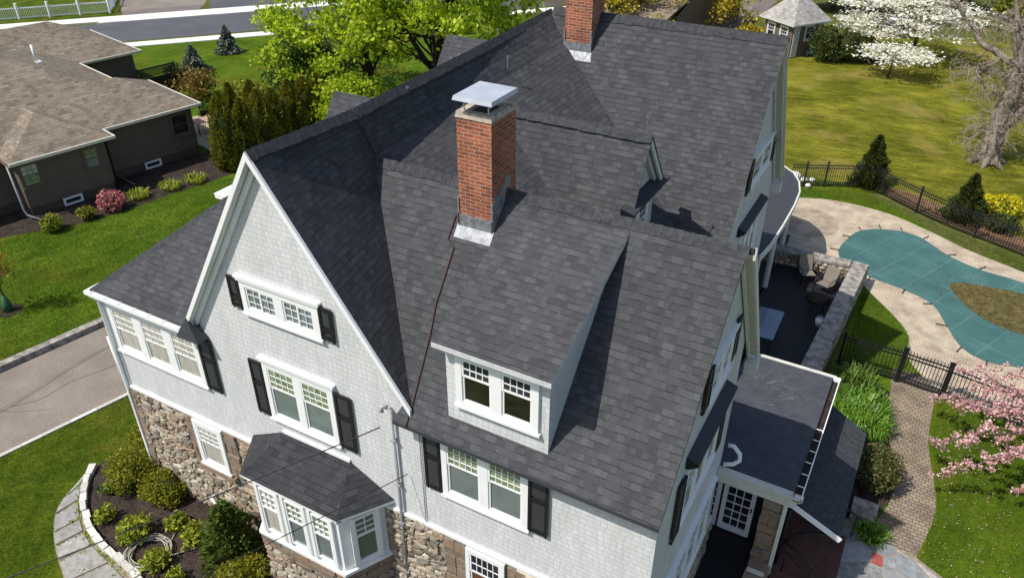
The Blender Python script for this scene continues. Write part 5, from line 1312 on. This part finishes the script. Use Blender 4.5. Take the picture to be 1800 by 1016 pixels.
for (fr, u0) in ((FG2, -1.75), (FG2, 1.1)):
    mb = MB()
    for k in range(5): fr.box(mb, u0 + k * .16, u0 + k * .16 + .035, .1, 2.7, .05, .075)
    for k in range(15): fr.box(mb, u0, u0 + .68, .15 + k * .17, .185 + k * .17, .076, .095)
    mb.build('trellis', MT['white'], gz)
gc = empty('garden_chair', (7.75, 54.3, 0), 'small blue garden chair beside the pavilion', 'chair', None, .4)
mb = MB(); mb.box(-.3, .3, -.3, .3, .32, .38); mb.build('seat', MT['blue_paint'], gc); mb = MB(); mb.hexa([P(-.3, .25, .35), P(.3, .25, .35), P(.3, .3, .35), P(-.3, .3, .35), P(-.3, .5, 1.0), P(.3, .5, 1.0), P(.3, .55, 1.0), P(-.3, .55, 1.0)]); mb.build('backrest', MT['blue_paint'], gc)
for sx in (-1, 1):
    for sy in (-1, 1): mb = MB(); mb.box(sx * .27 - .03, sx * .27 + .03, sy * .25 - .03, sy * .25 + .03, 0, .34); mb.build('leg', MT['blue_paint'], gc)
gp = empty('planter', (8.35, 55.0, 0), 'pale square planter standing beside the blue chair', 'planter')
mb = MB(); mb.hexa([P(-.2, -.2, 0), P(.2, -.2, 0), P(.2, .2, 0), P(-.2, .2, 0), P(-.28, -.28, .7), P(.28, -.28, .7), P(.28, .28, .7), P(-.28, .28, .7)]); mb.build('pot', MT['tarp'], gp)
mb = MB(); mb.box(-.3, .3, -.3, .3, .7, .78); mb.build('rim', MT['cream'], gp)
tp_ = MB(); tp_.blob((0, 0, .75), (1.1, .8, .8), 5, 14, 9, .07); tp_.off = Vector((0, 0, 0)); o = tp_.build('covered_mound', MT['tarp'], None, True); o.location = (12.7, 63.8, 0); tag(o, 'pale grey tarpaulin covered heap behind the white dogwoods', 'tarpaulin')
ww = empty('timber_fence', (18.5, 71, 0), 'low brown timber fence at the back edge of the olive lawn', 'fence')
mb = MB(); mb.off = Vector((18.5, 71, 0)); mb.beam((15.5, 75, .8), (23, 66.5, .8), .06, .14); mb.build('rail', MT['bark_pale'], ww); mb = MB(); mb.off = Vector((18.5, 71, 0)); mb.beam((15.5, 75, .4), (23, 66.5, .4), .06, .14); mb.build('rail', MT['bark_pale'], ww)
for k in range(6): mb = MB(); mb.off = Vector((18.5, 71, 0)); x, y = 15.5 + 7.5 * k / 5, 75 - 8.5 * k / 5; mb.box(x - .07, x + .07, y - .07, y + .07, 0, 1.0); mb.build('post', MT['bark_pale'], ww)
tr = empty('white_trellis_fence', (-2, 68.5, 0), 'white lattice fence beyond the dark barn', 'fence')
mb = MB(); mb.off = Vector((-2, 68.5, 0))
for z in (.2, .6, 1.0, 1.4): mb.beam((-4.2, 66, z), (1.5, 73, z), .05, .09)
for k in range(28): q = Vector((-4.2, 66, 0)).lerp(Vector((1.5, 73, 0)), k / 27); mb.beam(q, q + P(0, 0, 1.5), .06, .06, 0, (0, 1, 0))
mb.build('panel', MT['white'], tr)

# ================================================================ TREES AND SHRUBS
conifer('blue_spruce', (-31.65, 33.2), 1.75, 2.05, 'small blue green spruce on the lawn close to the street', 'spruce', MT['L_spruce'], 2400, .11, 'small spruces on the left lawn')
conifer('blue_spruce', (-30.0, 28.4), 1.9, 1.95, 'small blue green spruce beside the rusty bush', 'spruce', MT['L_spruce'], 2400, .11, 'small spruces on the left lawn')
ARB = [(-14.95, 17.3, 1.7, 4.3), (-15.0, 18.7, 1.7, 3.5), (-15.3, 20.2, 1.8, 3.5), (-15.6, 21.6, 1.75, 3.1), (-15.7, 23.0, 1.75, 3.2), (-15.9, 24.5, 1.7, 2.9), (-16.2, 25.9, 1.7, 2.7), (-16.5, 19.4, 1.3, 3.9), (-17.2, 21.6, 1.5, 3.3)]
AL_ = ['arborvitae with golden tips standing closest to the bungalow corner', 'second arborvitae of the front row counted from the bungalow', 'third arborvitae of the front row counted from the bungalow', 'fourth arborvitae of the front row counted from the bungalow', 'fifth arborvitae of the front row counted from the bungalow', 'arborvitae last but one before the maple', 'low arborvitae at the maple end of the row', 'tall dark arborvitae behind the row beside the patio table', 'arborvitae standing behind the middle of the row']
for (x, y, w, h), lb in zip(ARB, AL_): conifer('arborvitae', (x, y), w, h, lb, 'arborvitae', MT['L_arb'], 5200, .105, 'arborvitae hedge by the bungalow', 1, True)
shrub('dense_shrub', (-20.2, 24.0), 3.0, 1.9, 'wide dark green shrub behind the arborvitae row', 'shrub', MT['L_arb'], 2600, .1, None, .25)
shrub('rusty_bush', (-25.3, 24.6), 2.7, 2.1, 'rusty orange bush near the lattice screen', 'bush', MT['L_rust'], 1600, .11, None, .25, False)
shrub('hosta_clump', (-22.4, 22.5), 1.2, .8, 'leafy green clump by the patio table', 'plant', MT['L_hedge'], 500, .13)
shrub('white_flowering_shrub', tuple(LW(-13.0, 5.0).xy), 1.5, 1.3, 'dark shrub speckled with white flowers beside the lattice screen', 'shrub', MT['L_dark'], 900, .1)
yh = empty('clipped_hedge', (-28, 36, 0), 'long clipped green hedge running back towards the street', 'hedge')
rng = np.random.default_rng(3); a_, b_ = np.array([-34.0, 40.6]), np.array([-22.0, 33.5]); n = 9000; f = rng.uniform(0, 1, n); sd = rng.integers(0, 3, n); pn = np.array([.51, .86])
off_ = np.where(sd == 0, rng.uniform(-.65, .65, n), np.where(sd == 1, -.65, .65)) + rng.normal(0, .05, n); zz = np.where(sd == 0, 1.6, rng.uniform(0, 1.6, n)) + rng.normal(0, .05, n)
xy = a_ + (b_ - a_) * f[:, None] + pn * off_[:, None] - np.array([-28, 36]); quads('foliage', np.column_stack([xy, zz]), .1, yh, MT['L_hedge'], 0, .6, rng)
mb = MB(); q = [a_ + pn * .55 - [-28, 36], a_ - pn * .55 - [-28, 36], b_ - pn * .55 - [-28, 36], b_ + pn * .55 - [-28, 36]]; mb.prism([tuple(x) for x in q], 0, 1.5); mb.build('stem', MT['core'], yh)
broad_tree('maple_tree', (-9.8, 29.8), 'large spreading maple in fresh yellow green leaf behind the dark side gables', 'tree', (-.5, .3, 7.6), (7.6, 6.0, 4.6), .36, MT['L_maple'], MT['bark_dark'], 125, 115, .155, .44, None, np.random.default_rng(21), [((0, 0, 2.6), (.6, .5, 9.5), .28, .12), ((0, 0, 2.4), (-4.4, -.6, 7.5), .2, .07), ((0, 0, 3.4), (3.6, .6, 8.5), .16, .05)])
broad_tree('young_maple', (-14.6, 29.3), 'leaning maple with open yellow green crown beside the larger one', 'tree', (-2.6, .2, 5.0), (6.2, 4.0, 3.6), .2, MT['L_maple'], MT['bark_dark'], 62, 120, .14, .46, None, np.random.default_rng(5), [((0, 0, 1.2), (-.8, .3, 6.6), .17, .06), ((-.2, 0, 3.2), (-2.6, -.4, 1.8), .09, .03), ((0, 0, 2.0), (2.6, -.4, 5.4), .1, .03)])
broad_tree('leafy_shrub_tree', (-19.2, 28.2), 'darker green bushy small tree under the leaning maple', 'tree', (0, .2, 1.6), (2.8, 2.2, 1.8), .1, MT['L_hedge'], MT['bark_dark'], 50, 130, .12, .42, None, np.random.default_rng(6))
broad_tree('leafy_shrub_tree', (-14.2, 25.6), 'fresh green bushy small tree at the dark side gable', 'tree', (0, .2, 1.5), (2.0, 1.8, 1.6), .1, MT['L_maple'], MT['bark_dark'], 30, 110, .12, .42, None, np.random.default_rng(16))
broad_tree('yellow_flowering_tree', (-7.0, 50.2), 'tree with yellow blossom in front of the dark barn', 'tree', (1.0, 0, 3.9), (4.2, 2.4, 2.0), .16, MT['L_ygreen'], MT['bark'], 46, 55, .13, .42, None, np.random.default_rng(8))
broad_tree('yellow_flowering_tree', (1.0, 56.0), 'small yellow leaved tree between barn and pavilion', 'tree', (0, 0, 2.4), (1.7, 1.6, 1.6), .08, MT['L_ygreen'], MT['bark'], 22, 40, .13, .4, None, np.random.default_rng(9))
shrub('golden_shrub', (3.0, 55.2), 2.6, 1.5, 'golden green shrub between the dark barn and the pavilion', 'shrub', MT['L_ygreen'], 1300, .12, None, .25)
def dogwood(loc, label, c, r, tr_, n, seed):
    rng = np.random.default_rng(seed); t = empty('white_dogwood', (*loc, 0), label, 'dogwood', 'white dogwoods on the olive lawn'); mb = MB()
    mb.tube([(0, 0, 0), (.05, 0, c[2] * .5), (c[0] * .5, c[1] * .5, c[2] * .9)], [tr_ * 1.3, tr_, tr_ * .5], 8); pts = []
    for i in range(n):
        a = rng.uniform(0, 6.28); rr_ = math.sqrt(rng.uniform(.05, 1)); z = c[2] + rng.uniform(-.5, .5) * r[2] * 2 * math.sqrt(max(.05, 1 - rr_ * rr_ * .8)) - rr_ * .25 * r[2]
        q = np.array([c[0] + math.cos(a) * rr_ * r[0], c[1] + math.sin(a) * rr_ * r[1], z]); limb(mb, (c[0] * .4, c[1] * .4, c[2] * rng.uniform(.45, .9)), tuple(q), .035, .01, rng, .25, 4)
        pts.append(q + rng.normal(size=(70, 3)) * np.array([.5, .5, .07]))
    mb.build('trunk', MT['bark'], t, True); quads('crown', np.concatenate(pts), .10, t, MT['L_white'], .75, .8, rng)
dogwood((13.7, 51.6), 'small white dogwood in flower in front of the bigger one', (.1, .2, 1.75), (2.1, 1.7, .5), .07, 34, 31)
dogwood((14.6, 57.2), 'large layered white dogwood spreading beside the pavilion', (-1.0, 0, 3.4), (5.2, 3.0, 1.5), .13, 95, 32)
for i, (x, y, w, h, lb) in enumerate([(8.9, 53.7, 2.3, 3.0, 'tall dark evergreen shrub against the pavilion'), (10.3, 54.2, 2.6, 2.5, 'dark evergreen shrub in the middle under the dogwood'), (11.6, 54.9, 2.3, 2.0, 'low dark evergreen shrub below the white dogwood branches')]): shrub('evergreen_shrub', (x, y), w, h, lb, 'shrub', MT['L_dark'], 2200, .1, 'dark evergreens by the pavilion', .25)
for i, (x, y, w, h, lb) in enumerate([(6.5, 71, 5, 5, 'dark evergreen tree behind the pavilion roof'), (15.5, 76, 6, 6, 'dark leafy tree at the back beyond the dogwood'), (20.5, 76, 5, 5.5, 'dark leafy tree at the back behind the bare tree'), (24, 70, 6, 4.5, 'dark bushy tree beyond the end of the timber fence')]): broad_tree('background_tree', (x, y), lb, 'tree', (0, 0, h * .55), (w * .5, w * .45, h * .5), .2, MT['L_arb'], MT['bark'], 36, 120, .2, .6, None, np.random.default_rng(40 + i))
conifer('cone_evergreen', (15.25, 31.9), 1.75, 2.75, 'dark cone shaped evergreen behind the iron fence', 'evergreen', MT['L_dark'], 3600, .09, 'cone evergreens by the fence', .75, False, -.9)
conifer('cone_evergreen', (19.75, 30.2), 1.75, 2.3, 'dark leaning evergreen beside the yellow shrub', 'evergreen', MT['L_dark'], 3400, .09, 'cone evergreens by the fence', .8, False, -.9)
shrub('yellow_shrub', (21.2, 31.4), 1.9, 1.0, 'bright yellow shrub behind the iron fence', 'shrub', MT['L_yellow'], 1600, .08, None, .2)
shrub('dark_shrub', (21.3, 29.8), 1.5, .8, 'low dark shrub in front of the yellow shrub', 'shrub', MT['L_dark'], 900, .08)
sheet('flower_bed', smooth([(15.6, 31.6), (17, 30.75), (19.2, 29.35), (22.5, 27.8), (23, 28.8), (20, 30.6), (17.5, 31.9), (15.8, 32.4)], 4, True), .009, 'red_mulch', 'reddish mulch behind the iron fence')
for (x, y, r, lb) in ((11.75, 30.9, .32, 'large white boulder at the end of the iron fence'), (12.25, 30.75, .2, 'small white stone leaning on the iron fence'), (12.6, 31.0, .17, 'flat white stone behind the fence picket panel'), (12.55, 30.2, .16, 'white stone lying on the pool side of the fence')):
    mb = MB(); mb.blob((0, 0, r * .6), (r, r * .8, r * .7), int(x * 100), 9, 6, .16); o = mb.build('boulder', MT['granite'], None, True); o.location = (x, y, 0); tag(o, lb, 'boulder', 'white stones by the fence corner')
# big bare tree
bt = empty('bare_tree', (20.5, 38.3, 0), 'huge old bare tree with pale forked trunk and drooping twigs', 'tree'); rng = np.random.default_rng(77); mb = MB(); tw_ = MB()
tips = []
main = [((0, 0, 0), (-.1, .1, 2.2), .58, .46), ((-.1, .1, 2.2), (.0, .2, 5.0), .48, .40), ((0, .2, 5.0), (-.4, .1, 9.0), .34, .2), ((0, .2, 4.9), (.5, .5, 9.6), .30, .16), ((-.0, .1, 1.7), (1.5, .3, 5.0), .36, .22), ((1.5, .3, 5), (2.4, .4, 9), .2, .1), ((-.1, .2, 5.2), (-2.0, .3, 6.1), .21, .15), ((-2.0, .3, 6.1), (-4.6, 1.0, 8.6), .15, .06), ((-.2, .2, 5.6), (-1.3, .4, 8.8), .2, .1), ((-.9, .3, 5.5), (-1.7, .4, 4.6), .06, .03)]
for (p, q, r0, r1) in main: pts_ = limb(mb, p, q, r0, r1, rng, .15, 6); tips += pts_[2:]
for k in range(6):
    a = k * 1.05 + .3; mb.tube([(0, 0, .55), (math.cos(a) * .55, math.sin(a) * .55, .18), (math.cos(a) * 1.05, math.sin(a) * 1.05, -.02)], [.3, .2, .07], 7)
for k in range(115):
    p = tips[rng.integers(len(tips))]; d = Vector((rng.normal(), rng.normal() * .8, rng.normal() * .5 + .1)).normalized(); L = rng.uniform(.8, 2.2); q = p + d * L + P(0, 0, -.15 * L)
    limb(mb, p, q, .045, .014, rng, .5, 4)
    for e in range(4):
        f = rng.uniform(.3, 1); s_ = p.lerp(q, f); d2_ = Vector(rng.normal(size=3)).normalized(); s2 = s_ + d2_ * rng.uniform(.4, 1.0) + P(0, 0, -.25); limb(tw_, s_, s2, .016, .006, rng, .5, 3)
        for g in range(3): s3 = s_.lerp(s2, rng.uniform(.3, 1)); limb(tw_, s3, s3 + Vector(rng.normal(size=3)) * .28 + P(0, 0, -.15), .009, .004, rng, .3, 2)
for k in range(75):
    p = Vector((rng.normal() * .5 - .2, rng.normal() * .5, rng.uniform(1.8, 5.5))); a = rng.uniform(0, 6.28); q = p + P(math.cos(a) * rng.uniform(.8, 2.2), math.sin(a) * 1.4, rng.uniform(-1.2, .5)); limb(tw_, p, q, .02, .006, rng, .5, 5)
    for g in range(4): s3 = p.lerp(q, rng.uniform(.4, 1)); limb(tw_, s3, s3 + Vector(rng.normal(size=3)) * .4 + P(0, 0, -.2), .010, .004, rng, .4, 3)
mb.build('trunk', MT['bark_pale'], bt, True); tw_.build('twigs', MT['L_twig'], bt, True)
# flower bed planting
BED = [('yew_bush', (-.75, .55), 1.2, 1.35, 'tall yellow green yew behind the rounded pair at the house corner', 'L_yew', 4200, .042), ('yew_bush', (-.35, -.5), 1.45, 1.25, 'large rounded yew beside the white downspout', 'L_yew', 5200, .042), ('yew_bush', (.85, -.45), 1.25, .95, 'rounded yew in front of the stone wall', 'L_yew', 4400, .042),
       ('young_shrub', (-.02, -1.85), .62, .5, 'small bright shrub close to the granite edging and the flagstones', 'L_bright', 330, .07), ('young_shrub', (1.25, -1.85), 1.0, .7, 'bright yellow green shrub above the coiled hose', 'L_bright', 700, .075), ('young_shrub', (1.95, -1.0), .6, .45, 'small bright shrub below the basement vent', 'L_bright', 320, .07), ('young_shrub', (2.75, -1.15), .75, .6, 'bright shrub beside the dark conifer bush', 'L_bright', 430, .07), ('young_shrub', (2.5, -2.2), .72, .55, 'bright shrub growing inside the edge of the hose coil', 'L_bright', 450, .07), ('young_shrub', (-.85, -1.1), .55, .35, 'low grey green plant by the yews', 'L_hedge', 260, .06), ('young_shrub', (3.3, -2.3), .5, .45, 'small bright shrub between the hose coil and the low yew', 'L_bright', 260, .07),
       ('yew_bush', (4.95, -1.55), 1.25, .8, 'low bright yew in front of the bay window', 'L_yew', 3600, .042)]
for (nm, loc, w, h, lb, mt, n, lf) in BED: shrub(nm, loc, w, h, lb, 'shrub', MT[mt], n, lf, 'shrubs in the mulch bed', .2, mt == 'L_yew', np.random.default_rng(int(abs(loc[0] * 100 + loc[1] * 37) + 5)))
conifer('dark_conifer_bush', (4.0, -.95), 1.45, 1.95, 'dark green conifer bush beside the bay window', 'shrub', MT['L_conif'], 3600, .075, None, .6, False, -.5, np.random.default_rng(8))
gh = MB(); rng = np.random.default_rng(4); pth = []
for k in range(9 * 22):
    a = k / 22 * 6.283; r = .53 + .09 * math.sin(k * .37) + rng.normal() * .012; pth.append((r * math.cos(a), r * .95 * math.sin(a), .03 + .012 * (k // 22) + .01 * math.sin(k * .9)))
gh.tube(pth, .016, 6); gh.tube([pth[-1], (.7, .4, .03), (1.1, .9, .03), (1.9, .8, .03)], .016, 6); gh.tube([pth[0], (.1, .75, .03), (-.2, 1.4, .03)], .016, 6)
o = gh.build('garden_hose', MT['hose'], None, True); o.location = (2.0, -2.05, .02); tag(o, 'coiled beige garden hose lying on the dark mulch', 'hose')
# right garden
shrub('boxwood', (18.5, 10.0), 1.45, 1.45, 'rounded boxwood beside the block path', 'shrub', MT['L_box'], 3200, .05, None, .1)
rng = np.random.default_rng(66)
def blades(name, loc, rad, n, L, label, cat, mat, seed):
    rng = np.random.default_rng(seed); t = empty(name, (*loc, 0), label, cat); mb = MB()
    for k in range(n):
        r = rad * math.sqrt(rng.uniform()); a = rng.uniform(0, 6.28); b = P(r * math.cos(a), r * math.sin(a), 0); a2 = a + rng.normal() * .9; l = L * rng.uniform(.6, 1.1); d = P(math.cos(a2), math.sin(a2), 0); w = P(-d.y, d.x, 0) * rng.uniform(.012, .022); ln = rng.uniform(.35, .8)
        pp_ = [b, b + d * l * .25 * ln + P(0, 0, l * .5), b + d * l * .6 * ln + P(0, 0, l * .68), b + d * l * ln + P(0, 0, l * .45)]; ws = [1, 1, .8, .1]
        for j in range(3): mb.face([pp_[j] - w * ws[j], pp_[j] + w * ws[j], pp_[j + 1] + w * ws[j + 1], pp_[j + 1] - w * ws[j + 1]])
    mb.build('foliage', mat, t); mb = MB(); mb.blob((0, 0, .02), (rad * .8, rad * .8, .12), 3); mb.build('stem', MT['core'], t, True)
for i, (x, y, r, lb) in enumerate([(17.75, 13.2, .62, 'bright green daylily clump in front of the shaded iron fence'), (18.0, 12.35, .5, 'bright green daylily clump touching the block path'), (17.35, 12.6, .5, 'daylily clump beside the porch gutter')]): blades('daylily', (x, y), r, 420, .95, lb, 'plant', MT['L_lily'], 50 + i)
blades('daylily', (17.3, 14.4), .7, 300, .8, 'dark shaded leafy clump against the stone parapet', 'plant', MT['L_hedge'], 58)
blades('step_plant', (18.75, 8.0), .35, 160, .5, 'small leafy plant beside the stone pier', 'plant', MT['L_lily'], 55)
shrub('low_shrub', (17.0, 3.9), 1.0, .5, 'low dark shrub at the foot of the porch parapet', 'shrub', MT['L_box'], 800, .06)
# pink cherry
cht = empty('cherry_tree', (23.6, 11.2, 0), 'weeping pink cherry with long blossom covered branches', 'cherry tree'); rng = np.random.default_rng(19); mb = MB(); pts = []
mb.tube([(0, 0, -.05), (.05, 0, .9), (.0, .05, 2.0)], [.2, .15, .12], 9)
ends = [((19.6, 13.78), .95), ((20.17, 15.05), 1.55), ((19.79, 11.48), .95), ((20.29, 10.45), .95), ((22.07, 10.97), .8), ((21.24, 15.2), 1.75), ((20.3, 13.2), 1.4), ((20.6, 14.2), 1.6), ((20.5, 11.9), 1.3), ((21.0, 12.8), 1.7), ((21.3, 11.3), 1.3), ((21.6, 14.2), 1.9), ((22.0, 12.4), 1.9), ((22.4, 15.3), 1.8), ((22.9, 10.4), 1.2), ((25.8, 12), 1.5), ((24, 14.5), 1.6)]
for (e, z) in ends:
    q = P(e[0] - 23.6, e[1] - 11.2, z); m = P(q.x * .45, q.y * .45, 2.5 + rng.uniform(-.1, .3)); s0 = P(0, 0, 1.9); prv = None
    pl_ = [s0.lerp(m, i / 5) + P(0, 0, .2 * math.sin(math.pi * i / 5)) for i in range(6)] + [m.lerp(q, i / 7) + P(0, 0, .12 * math.sin(math.pi * i / 7)) + Vector(rng.normal(size=3)) * .03 for i in range(1, 8)]
    mb.tube(pl_, [.05 - .045 * i / 12 for i in range(13)], 6)
    for i in range(4, 13):
        for g in range(3):
            b = pl_[i] + Vector(rng.normal(size=3)) * .06; d = Vector((rng.normal(), rng.normal(), rng.normal() * .35 - .1)) * .18; mb.tube([pl_[i], b + d], [.01, .004], 4, 0, False)
            for h_ in range(3): cc = b + d * rng.uniform(.2, 1.0); pts.append(np.array(cc) + rng.normal(size=(9, 3)) * .05)
mb.build('trunk', MT['bark'], cht, True); quads('crown', np.concatenate(pts), .036, cht, MT['L_cherry'], 0, .85, rng)
# shrubs by the bungalow
shrub('golden_euonymus', (-16.9, 8.2), 1.0, .85, 'golden green rounded shrub by the bungalow wall', 'shrub', MT['L_bright'], 1100, .06, None, .12)
shrub('dark_shrub', (-16.5, 9.75), .85, .7, 'small dark shrub below the basement window', 'shrub', MT['L_arb'], 600, .06)
shrub('azalea', (-16.35, 11.0), 1.35, .95, 'pink flowering azalea by the bungalow corner', 'shrub', MT['L_pinkshrub'], 1500, .06, None, .12)
for i, (x, y, lb) in enumerate([(-16.3, 12.5, 'low green perennial next to the pink azalea'), (-15.75, 14.0, 'low green perennial under the far basement window'), (-15.3, 15.2, 'low green perennial next to the arborvitae')]): blades('perennial', (x, y), .42, 200, .55, lb, 'plant', MT['L_bright'], 70 + i)
ot = empty('ornamental_tree', (-12.4, 3.2, 0), 'young slim tree with orange leaves and a green watering bag', 'tree'); rng = np.random.default_rng(90); mb = MB(); pts = []
mb.tube([(0, 0, 0), (.03, 0, 1.2), (0, .05, 2.9)], [.045, .035, .015], 7)
for k in range(34):
    z = rng.uniform(.9, 2.8); a = rng.uniform(0, 6.28); q = P(math.cos(a) * rng.uniform(.2, .62), math.sin(a) * rng.uniform(.2, .62), z + rng.uniform(.2, .7)); limb(mb, (0, 0, z * .9), q, .014, .004, rng, .2, 3); pts.append(np.array(q) + rng.normal(size=(30, 3)) * .2)
mb.build('trunk', MT['bark'], ot, True); quads('crown', np.concatenate(pts), .055, ot, MT['L_orange'], 0, .6, rng)
mb = MB(); mb.tube([(0, 0, .02), (0, 0, .35), (0, 0, .72)], [.2, .17, .06], 10); mb.build('watering_bag', MT['green_bag'], ot, True)
sheet('tree_mulch', [(-12.4 + .55 * math.cos(k * .5236), 3.2 + .5 * math.sin(k * .5236)) for k in range(12)], .009, 'mulch', 'mulch ring round the young orange tree')
# service drop wires
def wire(a, b, sag, r, label):
    a, b = Vector(a), Vector(b); mb = MB(); mb.off = a; mb.tube([a.lerp(b, i / 24) + P(0, 0, -sag * 4 * (i / 24) * (1 - i / 24)) for i in range(25)], r, 6); tag(mb.build('service_wire', MT['rubber'], None, True), label, 'wire', 'service wires to the house')
wire((8.98, -.22, 6.2), (4.6, -6.2, 5.2), .05, .013, 'thin dark service wire crossing in front of the bay roof to the conduit head')
wire((9.45, -.06, 4.95), (7.6, -5.2, 5.5), .03, .010, 'thin dark wire running to the wall right of the bay window')

# ================================================================ GRASS BLADES on the nearer lawns
def inpoly(x, y, poly):
    c = np.zeros(len(x), bool); j = len(poly) - 1
    for i in range(len(poly)):
        xi, yi = poly[i][:2]; xj, yj = poly[j][:2]
        k = ((yi > y) != (yj > y)) & (x < (xj - xi) * (y - yi) / (yj - yi + 1e-12) + xi); c ^= k; j = i
    return c
def turf(label, poly, n, size, mat, seed):
    rng = np.random.default_rng(seed); a = np.array([p[:2] for p in poly]); lo, hi = a.min(0), a.max(0); x = rng.uniform(lo[0], hi[0], n); y = rng.uniform(lo[1], hi[1], n); k = inpoly(x, y, poly); x, y = x[k], y[k]
    D = np.stack([rng.normal(size=len(x)) * .5, rng.normal(size=len(x)) * .5, np.ones(len(x))], 1)
    o = quads('grass', np.stack([x, y, np.zeros(len(x))], 1), size, None, MT[mat], 0, .35, rng, D, True); tag(o, label, 'grass', None, 'stuff')
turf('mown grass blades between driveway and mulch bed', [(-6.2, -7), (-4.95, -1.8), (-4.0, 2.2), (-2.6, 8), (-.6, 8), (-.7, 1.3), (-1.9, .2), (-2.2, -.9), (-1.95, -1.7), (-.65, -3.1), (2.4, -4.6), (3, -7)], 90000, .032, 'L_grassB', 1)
turf('mown grass blades on the left lawn', [(-10, -4), (-9.2, .7), (-6.5, 14), (-14.2, 16.5), (-15.2, 14), (-15.6, 12), (-16.4, 9.6), (-17.6, 7.7), (-18.5, 5)], 100000, .045, 'L_grassA', 2)
turf('mown grass blades beside the block path', [(20.0, 7.9), (20.3, 9.7), (20.2, 11), (19.9, 12.9), (19.9, 15.2), (22.5, 14.8), (24.5, 12), (24, 4.5), (22.5, 4.6), (21.2, 7.1)], 70000, .032, 'L_grassC', 3)
turf('mown grass blades between pool deck and iron fence', [(12.3, 28.8), (14.1, 29.4), (16.5, 29.15), (18.7, 28.1), (20.1, 27.1), (22.4, 26.1), (23, 26.9), (19.0, 28.8), (16.9, 30.2), (15.4, 31.3), (12.3, 29.9)], 30000, .04, 'L_grassA', 4)
turf('mown grass blades in the shade of the parapet', [(16.7, 15.7), (18.5, 15.7), (18.9, 17), (18.65, 18.6), (17.9, 19.8), (17, 20.9), (16.7, 21)], 16000, .036, 'L_grassA', 5)

rng = np.random.default_rng(44); x = rng.uniform(20, 24.5, 900); y = rng.uniform(4.5, 15, 900); k = inpoly(x, y, [(20.0, 7.9), (20.3, 9.7), (20.2, 11), (19.9, 12.9), (19.9, 15.2), (22.5, 14.8), (24.5, 12), (24, 4.5), (22.5, 4.6), (21.2, 7.1)])
o = quads('fallen_petals', np.stack([x[k], y[k], np.full(k.sum(), .05)], 1), .018, None, MT['L_cherry'], .8, .9, rng); tag(o, 'pale petals scattered over the lawn beside the block path', 'petals', None, 'stuff')

rng = np.random.default_rng(45); pts = []
for k in range(60):
    q = along(rng.uniform(.5, acc[-1] - 2)); pts.append(np.array([q.x, q.y, .03]) + rng.normal(size=(14, 3)) * np.array([.06, .06, .015]) + np.array([-.02, -.06, 0]))
for k in range(1, 9):
    a, b = al2(k * .62), along(k * .62 * acc[-1] / la[-1])
    for j in range(7): q = a.lerp(b, rng.uniform(.05, .95)); pts.append(np.array([q.x, q.y, .03]) + rng.normal(size=(8, 3)) * np.array([.04, .04, .01]))
o = quads('path_weeds', np.concatenate(pts), .028, None, MT['L_bright'], .3, .5, rng); tag(o, 'little green weeds in the joints of the flagstone path along the granite edging', 'weeds', None, 'stuff')

rng = np.random.default_rng(46); x = rng.normal(20.6, 1.6, 500); y = rng.normal(23.0, 1.2, 500); k = inpoly(x, y, [p[:2] for p in pool])
o = quads('fallen_leaves', np.stack([x[k], y[k], np.full(k.sum(), .05)], 1), .035, None, MT['L_rust'], .9, .6, rng); tag(o, 'scattered brown leaves on the teal pool cover', 'leaves', None, 'stuff')
